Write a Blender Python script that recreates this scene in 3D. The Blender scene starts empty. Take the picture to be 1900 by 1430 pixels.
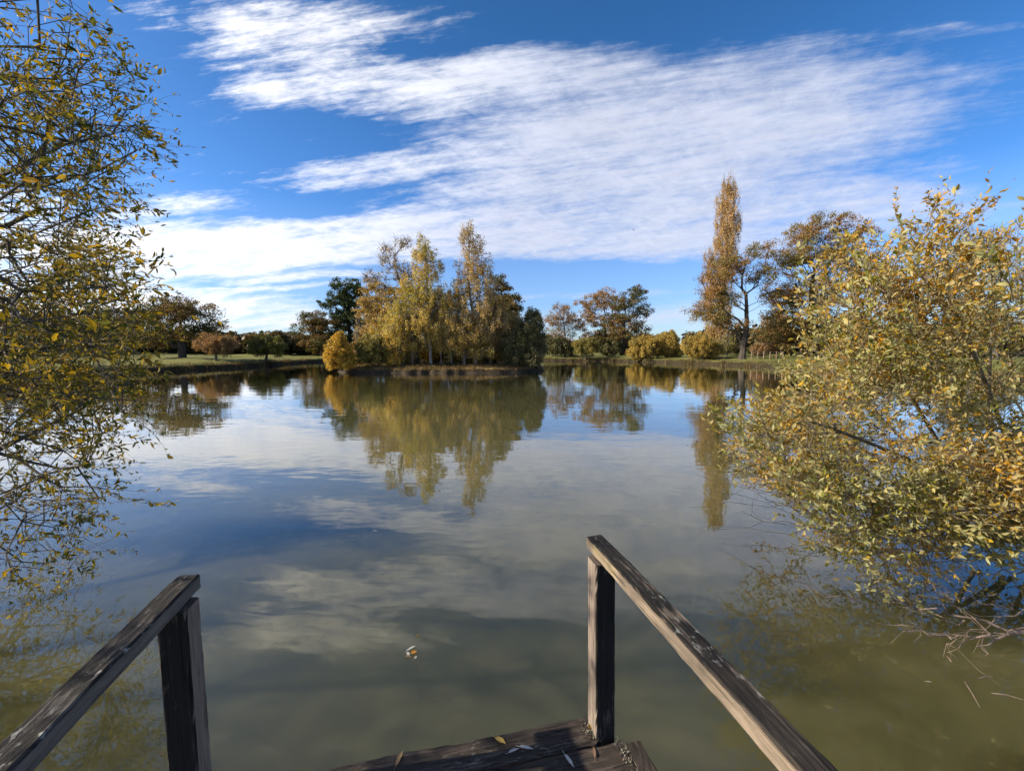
import bpy, math, random
import numpy as np
from mathutils import Matrix, Vector

# ------------------------------------------------------------------ basics
S = bpy.context.scene
COL = S.collection
F = 780.0                      # focal length of the photograph in its own pixels (1900 wide)
PITCH = math.radians(4.9)
CAMZ = 2.2
SUN_AZ = math.radians(-99)     # from +Y towards +X
SUN_EL = math.radians(30)
SUN = np.array([math.sin(SUN_AZ) * math.cos(SUN_EL), math.cos(SUN_AZ) * math.cos(SUN_EL), math.sin(SUN_EL)])


def uv(px, py):
    a = (px - 950.0) / F
    b = (715.0 - py) / F
    h = math.cos(PITCH) + b * math.sin(PITCH)
    return a / h, (-math.sin(PITCH) + b * math.cos(PITCH)) / h


def at(px, py, d):
    """the point of the place that lies d metres ahead on the sight line through a pixel of the photograph"""
    u, v = uv(px, py)
    return np.array([u * d, d, CAMZ + v * d])


def ground_pt(px, py, z=0.0):
    u, v = uv(px, py)
    t = (z - CAMZ) / v
    return np.array([u * t, t, z])


def props(o, label=None, cat=None, group=None, kind=None):
    if label: o['label'] = label
    if cat: o['category'] = cat
    if group: o['group'] = group
    if kind: o['kind'] = kind
    return o


def empty(name, loc, label, cat, group=None):
    o = bpy.data.objects.new(name, None)
    o.empty_display_size = 0.2
    o.location = loc
    COL.objects.link(o)
    return props(o, label, cat, group)


def link_mesh(name, me, mats, parent=None, origin=None):
    o = bpy.data.objects.new(name, me)
    for m in (mats if isinstance(mats, (list, tuple)) else [mats]):
        me.materials.append(m)
    COL.objects.link(o)
    if parent is not None:
        o.parent = parent
    return o


class MB:
    """numpy mesh collector"""
    def __init__(self):
        self.v, self.f, self.n, self.mi = [], {}, 0, []
        self.polys = []            # list of (array faces (N,k), material index)

    def add(self, v, faces, mi=0):
        v = np.asarray(v, float).reshape(-1, 3)
        for fa in (faces if isinstance(faces, list) else [faces]):
            fa = np.asarray(fa, int)
            self.polys.append((fa + self.n, mi))
        self.v.append(v)
        self.n += len(v)

    def mesh(self, name, shift=None, smooth=False):
        v = np.concatenate(self.v)
        if shift is not None:
            v = v - np.asarray(shift, float)
        me = bpy.data.meshes.new(name)
        me.vertices.add(len(v))
        me.vertices.foreach_set('co', v.astype(np.float32).ravel())
        nl = sum(f.size for f, _ in self.polys)
        npoly = sum(len(f) for f, _ in self.polys)
        me.loops.add(nl)
        me.polygons.add(npoly)
        me.loops.foreach_set('vertex_index', np.concatenate([f.ravel() for f, _ in self.polys]).astype(np.int32))
        tot = np.concatenate([np.full(len(f), f.shape[1]) for f, _ in self.polys])
        me.polygons.foreach_set('loop_start', np.concatenate([[0], np.cumsum(tot)[:-1]]).astype(np.int32))
        me.polygons.foreach_set('loop_total', tot.astype(np.int32))
        me.polygons.foreach_set('material_index', np.concatenate([np.full(len(f), m) for f, m in self.polys]).astype(np.int32))
        me.polygons.foreach_set('use_smooth', np.full(npoly, smooth))
        me.update(calc_edges=True)
        me.validate()
        return me


def norm(a):
    return a / np.maximum(np.linalg.norm(a, axis=-1, keepdims=True), 1e-9)


def frames(d):
    ref = np.where(np.abs(d[:, 2:3]) > 0.9, np.array([[1.0, 0, 0]]), np.array([[0, 0, 1.0]]))
    s = norm(np.cross(d, ref))
    return s, np.cross(s, d)


def tubes(mb, A, B, ra, rb, k=4, mi=0):
    A, B = np.asarray(A, float), np.asarray(B, float)
    if len(A) == 0: return
    ra, rb = np.broadcast_to(ra, len(A)), np.broadcast_to(rb, len(A))
    d = norm(B - A)
    s, t = frames(d)
    ang = np.arange(k) * 2 * math.pi / k
    c = np.cos(ang)[None, :, None]; sn = np.sin(ang)[None, :, None]
    ring = s[:, None] * c + t[:, None] * sn
    va = A[:, None] + ring * ra[:, None, None]
    vb = B[:, None] + ring * rb[:, None, None]
    v = np.concatenate([va, vb], axis=1)
    N = len(A)
    base = (np.arange(N) * 2 * k)[:, None, None]
    i = np.arange(k); j = (i + 1) % k
    q = np.stack([i, j, j + k, i + k], axis=1)[None]
    mb.add(v.reshape(-1, 3), (base + q).reshape(-1, 4), mi)


def polytube(mb, pts, radii, k=8, mi=0, cap=True):
    """one continuous tapering tube through points"""
    pts = np.asarray(pts, float)
    n = len(pts)
    d = norm(np.gradient(pts, axis=0))
    s, t = frames(d)
    for i in range(1, n):           # keep the frame from spinning
        s[i] = s[i - 1] - d[i] * np.dot(s[i - 1], d[i]); s[i] /= np.linalg.norm(s[i]); t[i] = np.cross(s[i], d[i])
    ang = np.arange(k) * 2 * math.pi / k
    ring = s[:, None] * np.cos(ang)[None, :, None] + t[:, None] * np.sin(ang)[None, :, None]
    v = pts[:, None] + ring * np.asarray(radii)[:, None, None]
    fs = []
    for r in range(n - 1):
        for i in range(k):
            j = (i + 1) % k
            fs.append((r * k + i, r * k + j, (r + 1) * k + j, (r + 1) * k + i))
    mb.add(v.reshape(-1, 3), np.array(fs), mi)


def diamonds(mb, P, ax, nr, L, W, mi=0):
    """small rhombic leaves: centre, long axis, normal"""
    ax = norm(ax)
    sd = norm(np.cross(nr, ax))
    L = np.broadcast_to(L, len(P))[:, None]; W = np.broadcast_to(W, len(P))[:, None]
    v = np.stack([P - ax * L / 2, P + sd * W / 2, P + ax * L / 2, P - sd * W / 2], axis=1)
    f = (np.arange(len(P)) * 4)[:, None] + np.arange(4)[None]
    mb.add(v.reshape(-1, 3), f, mi)


def real_leaves(mb, P, ax, nr, L, W, curl, mi=0):
    """leaves with a folded midrib and a bent tip, stalk end at P"""
    ax = norm(ax); sd = norm(np.cross(nr, ax)); nr = np.cross(ax, sd)
    L = L[:, None]; W = W[:, None]; cu = curl[:, None] * L
    def pt(t, w, h):
        return P + ax * (L * t) + sd * (W * w) + nr * (cu * (t * t) * -0.6 + W * h)
    v = np.stack([pt(0, 0, 0), pt(.28, -.40, .10), pt(.62, -.45, .10), pt(1, 0, 0), pt(.62, .45, .10), pt(.28, .40, .10),
                  pt(.28, 0, 0), pt(.62, 0, 0)], axis=1)
    b = (np.arange(len(P)) * 8)[:, None]
    tri = np.concatenate([b + np.array(x)[None] for x in ((0, 6, 1), (0, 5, 6), (2, 7, 3), (7, 4, 3))])
    quad = np.concatenate([b + np.array(x)[None] for x in ((1, 6, 7, 2), (6, 5, 4, 7))])
    mb.add(v.reshape(-1, 3), [tri, quad], mi)


# ------------------------------------------------------------------ materials
def newmat(name):
    m = bpy.data.materials.new(name)
    m.use_nodes = True
    nt = m.node_tree
    nt.nodes.clear()
    return m, nt, nt.nodes.new('ShaderNodeOutputMaterial')


def N(nt, t, **kw):
    n = nt.nodes.new(t)
    for k, v in kw.items():
        if k == 'inp':
            for kk, vv in v.items():
                n.inputs[kk].default_value = vv
        else:
            setattr(n, k, v)
    return n


def ramp(nt, stops, interp='LINEAR'):
    r = nt.nodes.new('ShaderNodeValToRGB')
    cr = r.color_ramp
    cr.interpolation = interp
    while len(cr.elements) < len(stops): cr.elements.new(0.5)
    for e, (p, c) in zip(cr.elements, stops):
        e.position = p
        e.color = (*c, 1) if len(c) == 3 else c
    return r


def math_n(nt, op, a, b=None, c=None, clamp=False):
    n = nt.nodes.new('ShaderNodeMath'); n.operation = op; n.use_clamp = clamp
    for i, x in enumerate((a, b, c)):
        if x is None: continue
        if isinstance(x, (int, float)): n.inputs[i].default_value = x
        else: nt.links.new(x, n.inputs[i])
    return n.outputs[0]


def mixrgb(nt, fac, a, b, mode='MIX'):
    n = nt.nodes.new('ShaderNodeMix'); n.data_type = 'RGBA'; n.blend_type = mode
    for sock, x in ((n.inputs[0], fac), (n.inputs[6], a), (n.inputs[7], b)):
        if isinstance(x, (int, float)): sock.default_value = x
        elif isinstance(x, tuple): sock.default_value = (*x, 1)
        else: nt.links.new(x, sock)
    return n.outputs[2]


def leaf_mat(name, cols, alt=None, alt_scale=0.35, trans=0.35, under=None, rough=0.55, spec=0.25):
    """cols: palette picked per leaf; alt: palette of the odd clump; under: colour of the pale underside"""
    m, nt, out = newmat(name)
    geo = N(nt, 'ShaderNodeNewGeometry')
    n = len(cols)
    r1 = ramp(nt, [((i + .5) / n, c) for i, c in enumerate(cols)])
    nt.links.new(geo.outputs['Random Per Island'], r1.inputs[0])
    col = r1.outputs[0]
    if alt:
        r2 = ramp(nt, [((i + .5) / len(alt), c) for i, c in enumerate(alt)])
        nt.links.new(geo.outputs['Random Per Island'], r2.inputs[0])
        tc = N(nt, 'ShaderNodeTexCoord')
        nz = N(nt, 'ShaderNodeTexNoise', inp={'Scale': alt_scale, 'Detail': 3.0, 'Roughness': .6})
        nt.links.new(tc.outputs['Object'], nz.inputs['Vector'])
        k = ramp(nt, [(.46, (0, 0, 0)), (.54, (1, 1, 1))])
        nt.links.new(nz.outputs[0], k.inputs[0])
        col = mixrgb(nt, k.outputs[0], col, r2.outputs[0])
    if under:
        uc = mixrgb(nt, 0.5, col, under)
        col = mixrgb(nt, geo.outputs['Backfacing'], col, uc)
    p = N(nt, 'ShaderNodeBsdfPrincipled', inp={'Roughness': rough})
    p.inputs['Specular IOR Level'].default_value = spec
    nt.links.new(col, p.inputs['Base Color'])
    tr = N(nt, 'ShaderNodeBsdfTranslucent')
    tcol = mixrgb(nt, 1.0, col, (1.15, .98, .45), 'MULTIPLY')
    nt.links.new(tcol, tr.inputs['Color'])
    mx = N(nt, 'ShaderNodeMixShader', inp={0: trans})
    nt.links.new(p.outputs[0], mx.inputs[1]); nt.links.new(tr.outputs[0], mx.inputs[2])
    nt.links.new(mx.outputs[0], out.inputs[0])
    return m


def bark_mat(name, c1, c2, scale=6.0, stretch=(1, 1, .25), marks=None):
    m, nt, out = newmat(name)
    tc = N(nt, 'ShaderNodeTexCoord')
    mp = N(nt, 'ShaderNodeMapping'); mp.inputs['Scale'].default_value = stretch
    nt.links.new(tc.outputs['Object'], mp.inputs['Vector'])
    nz = N(nt, 'ShaderNodeTexNoise', inp={'Scale': scale, 'Detail': 5.0, 'Roughness': .65})
    nt.links.new(mp.outputs[0], nz.inputs['Vector'])
    r = ramp(nt, [(.35, c1), (.65, c2)] if not marks else [(.36, marks), (.43, c1), (.7, c2)])
    nt.links.new(nz.outputs[0], r.inputs[0])
    p = N(nt, 'ShaderNodeBsdfPrincipled', inp={'Roughness': .85})
    p.inputs['Specular IOR Level'].default_value = .2
    bp = N(nt, 'ShaderNodeBump', inp={'Strength': .5, 'Distance': .02})
    nt.links.new(nz.outputs[0], bp.inputs['Height']); nt.links.new(bp.outputs[0], p.inputs['Normal'])
    nt.links.new(r.outputs[0], p.inputs['Base Color'])
    nt.links.new(p.outputs[0], out.inputs[0])
    return m


BK = dict(
    dark=bark_mat('dark bark', (.035, .028, .022), (.075, .06, .048)),
    grey=bark_mat('grey bark', (.09, .08, .07), (.17, .15, .13)),
    birch=bark_mat('birch bark', (.16, .14, .115), (.30, .27, .23), 3.0, (.6, .6, 2.2), (.04, .033, .028)),
    willow=bark_mat('willow bark', (.05, .042, .03), (.12, .10, .075), 14.0),
    bush=bark_mat('olive twig bark', (.10, .085, .05), (.20, .16, .10), 14.0),
    dead=bark_mat('bleached dead twig bark', (.09, .065, .052), (.27, .205, .17), 20.0),
    poplar=bark_mat('pale poplar bark', (.16, .12, .085), (.27, .2, .14)),
)
LF = dict(
    birch=leaf_mat('yellow birch leaves', [(.46, .33, .07), (.60, .43, .11), (.64, .48, .15), (.40, .33, .08)],
                   [(.34, .31, .075), (.46, .38, .09), (.30, .28, .07)], .3, .42),
    birchb=leaf_mat('brown birch leaves', [(.46, .31, .11), (.58, .42, .17), (.38, .26, .095), (.52, .38, .12)],
                    [(.36, .25, .09), (.44, .31, .11), (.31, .24, .085)], .3, .38),
    bronze=leaf_mat('bronze oak leaves', [(.26, .135, .045), (.36, .195, .065), (.21, .125, .04), (.40, .23, .075)],
                    [(.17, .14, .035), (.22, .16, .05), (.13, .125, .035)], .22, .36),
    bronzeg=leaf_mat('green bronze oak leaves', [(0.163, 0.106, 0.031), (0.200, 0.125, 0.037), (0.106, 0.094, 0.025), (0.250, 0.144, 0.044)],
                     [(0.069, 0.081, 0.022), (0.094, 0.094, 0.025), (0.062, 0.069, 0.022)], .22, .3),
    green=leaf_mat('dark green oak leaves', [(0.033, 0.055, 0.018), (0.050, 0.077, 0.022), (0.061, 0.083, 0.022), (0.028, 0.044, 0.015)], None, .3, .25),
    rust=leaf_mat('rust leaves', [(.30, .18, .085), (.38, .23, .115), (.25, .15, .075)],
                  [(.24, .16, .065), (.31, .2, .085)], .3, .35),
    poplar=leaf_mat('apricot poplar leaves', [(.58, .40, .19), (.66, .46, .23), (.50, .33, .15), (.60, .42, .18)],
                    [(.50, .35, .14), (.43, .30, .12)], .25, .45),
    gold=leaf_mat('golden willow leaves', [(0.372, 0.258, 0.054), (0.480, 0.336, 0.084), (0.312, 0.240, 0.054)],
                  [(0.264, 0.216, 0.048), (0.336, 0.240, 0.060)], .4, .35),
    olive=leaf_mat('olive willow leaves', [(0.180, 0.162, 0.042), (0.240, 0.204, 0.054), (0.144, 0.138, 0.036)],
                   [(0.288, 0.228, 0.054), (0.240, 0.192, 0.048)], .4, .35),
    yellow=leaf_mat('bright yellow leaves', [(0.540, 0.335, 0.043), (0.626, 0.410, 0.065), (0.454, 0.302, 0.049)], [(0.410, 0.302, 0.054), (0.497, 0.324, 0.054)], .8, .4),
    greeny=leaf_mat('fading green leaves', [(0.132, 0.144, 0.036), (0.180, 0.180, 0.042), (0.108, 0.120, 0.030)], [(0.240, 0.204, 0.042), (0.180, 0.168, 0.036)], .5, .35),
    shade=leaf_mat('dull willow leaves', [(.11, .105, .045), (.15, .14, .06), (.09, .095, .04)], [(.16, .14, .065), (.12, .115, .05)], .4, .25),
    ivy=leaf_mat('ivy leaves', [(.05, .075, .018), (.08, .10, .02), (.12, .12, .02)], None, .3, .25),
    wood=leaf_mat('far wood leaves', [(.075, .06, .028), (.10, .075, .03), (.05, .05, .022)], [(.13, .085, .035), (.06, .06, .025)], .09, .25),
    left=leaf_mat('sallow leaves turning yellow', [(.035, .05, .010), (.05, .07, .012), (.07, .09, .014), (.10, .11, .02), (.055, .07, .012), (.42, .30, .025), (.045, .06, .012)],
                  [(.40, .28, .02), (.10, .115, .02), (.50, .35, .03), (.07, .085, .016), (.22, .14, .035)], 1.5, .44, (.09, .10, .05), .55, .10),
    right=leaf_mat('silver backed sallow leaves', [(.10, .125, .016), (.16, .175, .025), (.25, .235, .03), (.34, .29, .06), (.08, .10, .016), (.34, .33, .14), (.19, .20, .03), (.46, .31, .03)],
                   [(.56, .28, .02), (.22, .18, .03), (.64, .34, .025), (.46, .24, .04), (.11, .125, .02), (.44, .24, .035), (.30, .18, .03)], .95, .45, (.48, .46, .27), .5, .12),
)

# ------------------------------------------------------------------ trees
def grow(rng, trunk, centers, bf=.35, step=.6, wob=.08, lift=.15):
    """connect crown clusters to a trunk; returns node positions and parents"""
    pos = [np.asarray(p, float) for p in trunk]
    par = [-1] + list(range(len(trunk) - 1))
    plen = [0.0]
    for i in range(1, len(trunk)):
        plen.append(plen[-1] + np.linalg.norm(pos[i] - pos[i - 1]))
    first = max(1, int(len(trunk) * .22))
    ends = []
    order = np.argsort(np.linalg.norm(centers - pos[-1], axis=1) + rng.uniform(0, .5, len(centers)))
    ends = [0] * len(centers)
    for ci in order:
        c = centers[ci]
        P = np.array(pos)
        dv = c - P
        dist = np.linalg.norm(dv, axis=1)
        cost = dist + bf * np.array(plen) + .5 * np.maximum(0, -dv[:, 2])
        cost[:first] += 1e3
        k = int(np.argmin(cost))
        L = dist[k]
        n = max(1, int(L / step))
        a = pos[k]
        prev = k
        for i in range(1, n + 1):
            t = i / n
            q = a + (c - a) * t
            if i < n:
                q = q + rng.normal(0, wob * min(L, 2.0), 3)
                q[2] += -lift * L * t * (1 - t) * 1.2 if lift < 0 else lift * L * t * (1 - t)
            pos.append(q); par.append(prev)
            plen.append(plen[prev] + np.linalg.norm(q - pos[prev]))
            prev = len(pos) - 1
        ends[ci] = prev
    return np.array(pos), np.array(par), np.array(ends)


def branch_radii(par, tip, top, expo=2.4):
    n = len(par)
    cnt = np.zeros(n)
    kids = np.zeros(n, int)
    for i in range(1, n):
        kids[par[i]] += 1
    cnt[kids == 0] = 1
    for i in range(n - 1, 0, -1):
        cnt[par[i]] += cnt[i]
    k = math.log(top / tip) / max(math.log(cnt[0]), .7)
    return tip * np.maximum(cnt, 1) ** k


def wood_mesh(mb, pos, par, rad, k=5):
    i = np.arange(1, len(par))
    i = i[par[i] >= 0]
    A, B = pos[par[i]], pos[i]
    ra = np.minimum(rad[par[i]], rad[i] * 1.35)
    ra = np.where(par[i] == i - 1, np.minimum(rad[par[i]], rad[i] * 1.8), ra)
    tubes(mb, A, B, ra, rad[i], k)


def sample_blobs(rng, blobs, n, shell=.45):
    w = np.array([b[3][0] * b[3][1] * b[3][2] * b[4] for b in blobs]) ** .75
    cnt = rng.multinomial(n, w / w.sum())
    out = []
    for (x, y, z, r, _), c in zip(blobs, cnt):
        d = norm(rng.normal(0, 1, (c, 3)))
        rr = rng.uniform(0, 1, (c, 1)) ** shell
        out.append(np.array([x, y, z]) + d * rr * np.array(r))
    return np.concatenate(out)


STYLE = dict(   # cluster radii (x/y, z), leaf axis bias, twigs per cluster, twig length, twig direction bias
    oak=dict(cl=(.95, .58), ax=(0, 0, 0), tw=4, tl=1.15, td=(0, 0, .3)),
    birch=dict(cl=(.42, .85), ax=(0, 0, -1.0), tw=3, tl=1.0, td=(0, 0, -.9)),
    poplar=dict(cl=(.42, 1.2), ax=(0, 0, .8), tw=5, tl=2.0, td=(0, 0, 2.2)),
    bush=dict(cl=(.5, .6), ax=(0, 0, .5), tw=5, tl=.8, td=(0, 0, .7)),
    sparse=dict(cl=(.75, .6), ax=(0, 0, 0), tw=8, tl=1.15, td=(0, 0, .5)),
)


def tree(name, label, cat, d, base, blobs, leaf, bark, style='oak', ncl=120, nlf=60, ls=.2, tr=.3, seed=1, trunk_to=None,
         group=None, zbase=None, thick=1.0, twk=1.0, bf=.35, bend=.010, depth0=0.0, multi=0, clk=1.0, tipr=.015, split=None):
    """d: distance; base: foot in the photograph; blobs: crown lobes (px, py, rx, ry[, depth offset, weight])"""
    rng = np.random.default_rng(seed)
    st = STYLE[style]
    if style != 'sparse': ncl, nlf = int(ncl * 1.9), nlf * 1.35
    else: ncl, nlf = int(ncl * 1.5), nlf * 1.2
    b = at(base[0], base[1], d)
    if zbase is not None: b[2] = zbase
    B = []
    if group == G_IS and style in ('birch', 'oak'): blobs = [(q_[0], q_[1], q_[2] * 1.22, q_[3] * 1.18, *q_[4:]) for q_ in blobs]
    elif style == 'oak': blobs = [(q_[0], q_[1], q_[2] * 1.14, q_[3] * 1.22, *q_[4:]) for q_ in blobs]
    if style == 'bush':                        # ragged outline
        extra = []
        for q_ in blobs:
            for k_ in range(3):
                an = rng.uniform(-.3, math.pi + .3)
                extra.append((q_[0] + math.cos(an) * q_[2] * .85, q_[1] - math.sin(an) * q_[3] * .85, q_[2] * rng.uniform(.25, .45), q_[3] * rng.uniform(.25, .5), 0, .6))
        blobs = list(blobs) + extra
    for bl in blobs:
        dz = bl[4] if len(bl) > 4 else 0.0
        wt = bl[5] if len(bl) > 5 else 1.0
        c = at(bl[0], bl[1], d + dz)
        rx, rz = bl[2] / F * d, bl[3] / F * d
        B.append((c[0], c[1], c[2], (rx, rx * thick, rz), wt))
    cen = sample_blobs(rng, B, ncl)
    cen[:, 2] = np.maximum(cen[:, 2], b[2] + .3)
    if trunk_to is None:
        tz = max(x[2] for x in B)
        top = np.array([np.mean([x[0] for x in B]), d, tz])
    else:
        top = at(trunk_to[0], trunk_to[1], d)
    root = empty(name, tuple(b), label, cat, group)
    mb = MB()
    nt_ = max(5, int((top[2] - b[2]) / .9))
    t = np.linspace(0, 1, nt_)[:, None]
    trunk = b + (top - b) * t
    h = top[2] - b[2]
    wv = rng.normal(0, bend * h, (nt_, 3)); wv[0] = 0; wv[:, 2] = 0
    trunk = trunk + np.cumsum(wv, axis=0) * np.sin(t * math.pi) * .6
    trunk[0] = b - np.array([0, 0, .15])
    if multi:                                   # shrubs: many stems out of one foot
        pos, par, ends = [], [], []
        grp = np.array_split(rng.permutation(ncl), multi)
        off = 0
        allp, allr, allpar = [], [], []
        for g in grp:
            f0 = b + np.array([rng.normal(0, .25 * B[0][3][0] * .4), rng.normal(0, .2), -.1])
            c0 = cen[g].mean(axis=0)
            tk = np.array([f0, f0 * .6 + c0 * .4 + rng.normal(0, .05, 3), c0])
            p, q, e = grow(rng, tk, cen[g], bf, .5, .06, .12)
            r = branch_radii(q, tipr, tr)
            wood_mesh(mb, p, q, r, 4)
    else:
        p, q, e = grow(rng, trunk, cen, bf, .7, .07, .15)
        r = branch_radii(q, tipr, tr)
        wood_mesh(mb, p, q, r, 6)
        # root flare
        polytube(mb, [b - [0, 0, .25], b + [0, 0, .12], b + [0, 0, .5]], [tr * 1.5, tr * 1.2, tr * 1.0], 8)
    ctr = np.array([np.mean([x[0] for x in B]), d, np.mean([x[2] for x in B])])
    # twigs
    ntw = int(st['tw'] * twk)
    if ntw:
        ci = np.repeat(np.arange(ncl), ntw)
        dirs = norm(norm(rng.normal(0, 1, (len(ci), 3))) + .6 * norm(cen[ci] - ctr) + np.array(st['td']))
        L = st['tl'] * rng.uniform(.5, 1.15, len(ci)) * clk
        A = cen[ci] - dirs * (L * .15)[:, None]
        M = A + dirs * (L * .55)[:, None]
        E = M + norm(dirs + np.array(st['td']) * .3 + rng.normal(0, .25, dirs.shape)) * (L * .5)[:, None]
        tubes(mb, A, M, tipr * .9, tipr * .6, 3)
        tubes(mb, M, E, tipr * .6, tipr * .3, 3)
    tk = 'stems' if multi else 'trunk'
    link_mesh('trunk', mb.mesh('trunk', b, False), BK[bark], root)
    # leaves
    mb2 = MB()
    cnt = rng.poisson(nlf * rng.uniform(.35, 1.5, ncl))
    ci = np.repeat(np.arange(ncl), cnt)
    n = len(ci)
    rad = np.array([st['cl'][0], st['cl'][0], st['cl'][1]]) * clk
    off = norm(rng.normal(0, 1, (n, 3))) * (rng.uniform(0, 1, (n, 1)) ** .5) * rad * rng.uniform(.6, 1.25, ncl)[ci][:, None]
    if style == 'birch':
        off[:, 2] -= rad[2] * .4
    P = cen[ci] + off
    ax = norm(rng.normal(0, 1, (n, 3))) + np.array(st['ax'])
    nr = norm(rng.normal(0, 1, (n, 3)) + np.array([0, 0, .5]))
    sz = ls * rng.uniform(.6, 1.35, n)
    diamonds(mb2, P, ax, nr, sz, sz * .62)
    link_mesh('crown', mb2.mesh('crown', b), LF[leaf], root)
    return root


# ------------------------------------------------------------------ setting: terrain, water, island
PC = np.array([-3.0, 35.0])
shore = np.array([(-1, -1.6), (3.2, -1.6), (5.6, 1.0), (6.6, 4.2), (11, 6.5), (19, 11), (27, 19), (32, 29), (33, 40), (32.2, 49), (28.5, 61), (21, 74),
                  (9, 79.5), (-8, 81), (-20, 81.5), (-30, 79.5), (-34, 70), (-33.2, 60), (-33, 51), (-34.5, 41), (-39, 32), (-42, 20), (-36, 9), (-22, 4.5), (-9, 4.0), (-5.7, 2.6), (-4.6, .2), (-3.0, -1.5)])
sth = np.arctan2(shore[:, 1] - PC[1], shore[:, 0] - PC[0])
srr = np.hypot(shore[:, 0] - PC[0], shore[:, 1] - PC[1])
o_ = np.argsort(sth); sth, srr = sth[o_], srr[o_]
sth3 = np.concatenate([sth - 2 * math.pi, sth, sth + 2 * math.pi]); srr3 = np.tile(srr, 3)


def shore_r(th):
    r = np.interp(th, sth3, srr3)
    return r + .25 * np.sin(th * 37) + .16 * np.sin(th * 83 + 1) + .1 * np.sin(th * 191 + 2)


def make_ground():
    nth = 900
    # more rays towards the near shore, where the pond centre sees it at a grazing angle
    th = np.linspace(-math.pi, math.pi, nth, endpoint=False)
    R = shore_r(th)
    rings = [(-9, -1.2), (-2.5, -.75), (-.8, -.3), (0, -.06), (.12, .18), (.3, .42), (.7, .52), (1.6, .60), (3.5, .72), (7, .85), (14, 1.0), (25, 1.15),
             (45, 1.4), (80, 1.7), (160, 2.0), (400, 2.4), (1200, 2.0), (4000, 0.0)]
    rng = np.random.default_rng(5)
    V, Fs = [], []
    V.append([[PC[0], PC[1], -1.4]])
    for k, (off, z) in enumerate(rings):
        r = R + off
        zz = np.full(nth, z, float)
        if 0 < off < 60:
            zz += .10 * np.sin(th * 23 + k) * min(1, off) + .05 * np.sin(th * 71 + 2 * k) + rng.normal(0, .03, nth)
        x = PC[0] + r * np.cos(th); y = PC[1] + r * np.sin(th)
        V.append(np.stack([x, y, zz], axis=1))
    mb = MB()
    v = np.concatenate([np.asarray(a, float) for a in V])
    i = np.arange(nth); j = (i + 1) % nth
    q = [np.stack([1 + k * nth + i, 1 + k * nth + j, 1 + (k + 1) * nth + j, 1 + (k + 1) * nth + i], axis=1)[:, ::-1] for k in range(len(rings) - 1)]
    q = [a[:, ::-1] for a in q]
    mb.add(v, [np.concatenate(q)[:, ::-1], np.stack([np.zeros(nth, int), i + 1, j + 1], axis=1)])
    me = mb.mesh('ground', None, True)
    m, nt, out = newmat('meadow grass and muddy bank')
    tc = N(nt, 'ShaderNodeTexCoord')
    n1 = N(nt, 'ShaderNodeTexNoise', inp={'Scale': .12, 'Detail': 6.0, 'Roughness': .6})
    n2 = N(nt, 'ShaderNodeTexNoise', inp={'Scale': 3.5, 'Detail': 8.0, 'Roughness': .7})
    for n_ in (n1, n2): nt.links.new(tc.outputs['Object'], n_.inputs['Vector'])
    g1 = ramp(nt, [(.3, (.075, .085, .022)), (.52, (.155, .155, .05)), (.75, (.19, .165, .06))])
    nt.links.new(n1.outputs[0], g1.inputs[0])
    g2 = ramp(nt, [(.3, (.5, .5, .5)), (.7, (1.15, 1.15, 1.1))])
    nt.links.new(n2.outputs[0], g2.inputs[0])
    grass = mixrgb(nt, 1.0, g1.outputs[0], g2.outputs[0], 'MULTIPLY')
    geo = N(nt, 'ShaderNodeNewGeometry')
    sx = N(nt, 'ShaderNodeSeparateXYZ'); nt.links.new(geo.outputs['Position'], sx.inputs[0])
    hz = math_n(nt, 'ADD', sx.outputs[2], math_n(nt, 'MULTIPLY', n2.outputs[0], .25))
    k = ramp(nt, [(.50, (0, 0, 0)), (.62, (1, 1, 1))]); nt.links.new(hz, k.inputs[0])
    mud = ramp(nt, [(.3, (.016, .013, .008)), (.7, (.045, .035, .02))]); nt.links.new(n2.outputs[0], mud.inputs[0])
    col = mixrgb(nt, k.outputs[0], mud.outputs[0], grass)
    p = N(nt, 'ShaderNodeBsdfPrincipled', inp={'Roughness': .95}); p.inputs['Specular IOR Level'].default_value = .1
    bp = N(nt, 'ShaderNodeBump', inp={'Strength': .8, 'Distance': .08}); nt.links.new(n2.outputs[0], bp.inputs['Height'])
    nt.links.new(bp.outputs[0], p.inputs['Normal']); nt.links.new(col, p.inputs['Base Color']); nt.links.new(p.outputs[0], out.inputs[0])
    o = link_mesh('ground', me, m)
    props(o, 'grassy meadow with muddy banks around the pond', 'ground', kind='structure')


make_ground()

# the island: a low bank of dry grass
IC = np.array([-7.3, 43.6])
def island_r(th):
    a, b = 10.3, 4.6
    r = (np.abs(np.cos(th) / a) ** 2.6 + np.abs(np.sin(th) / b) ** 2.6) ** (-1 / 2.6)
    return r + .22 * np.sin(th * 9 + 1) + .12 * np.sin(th * 27)


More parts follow.
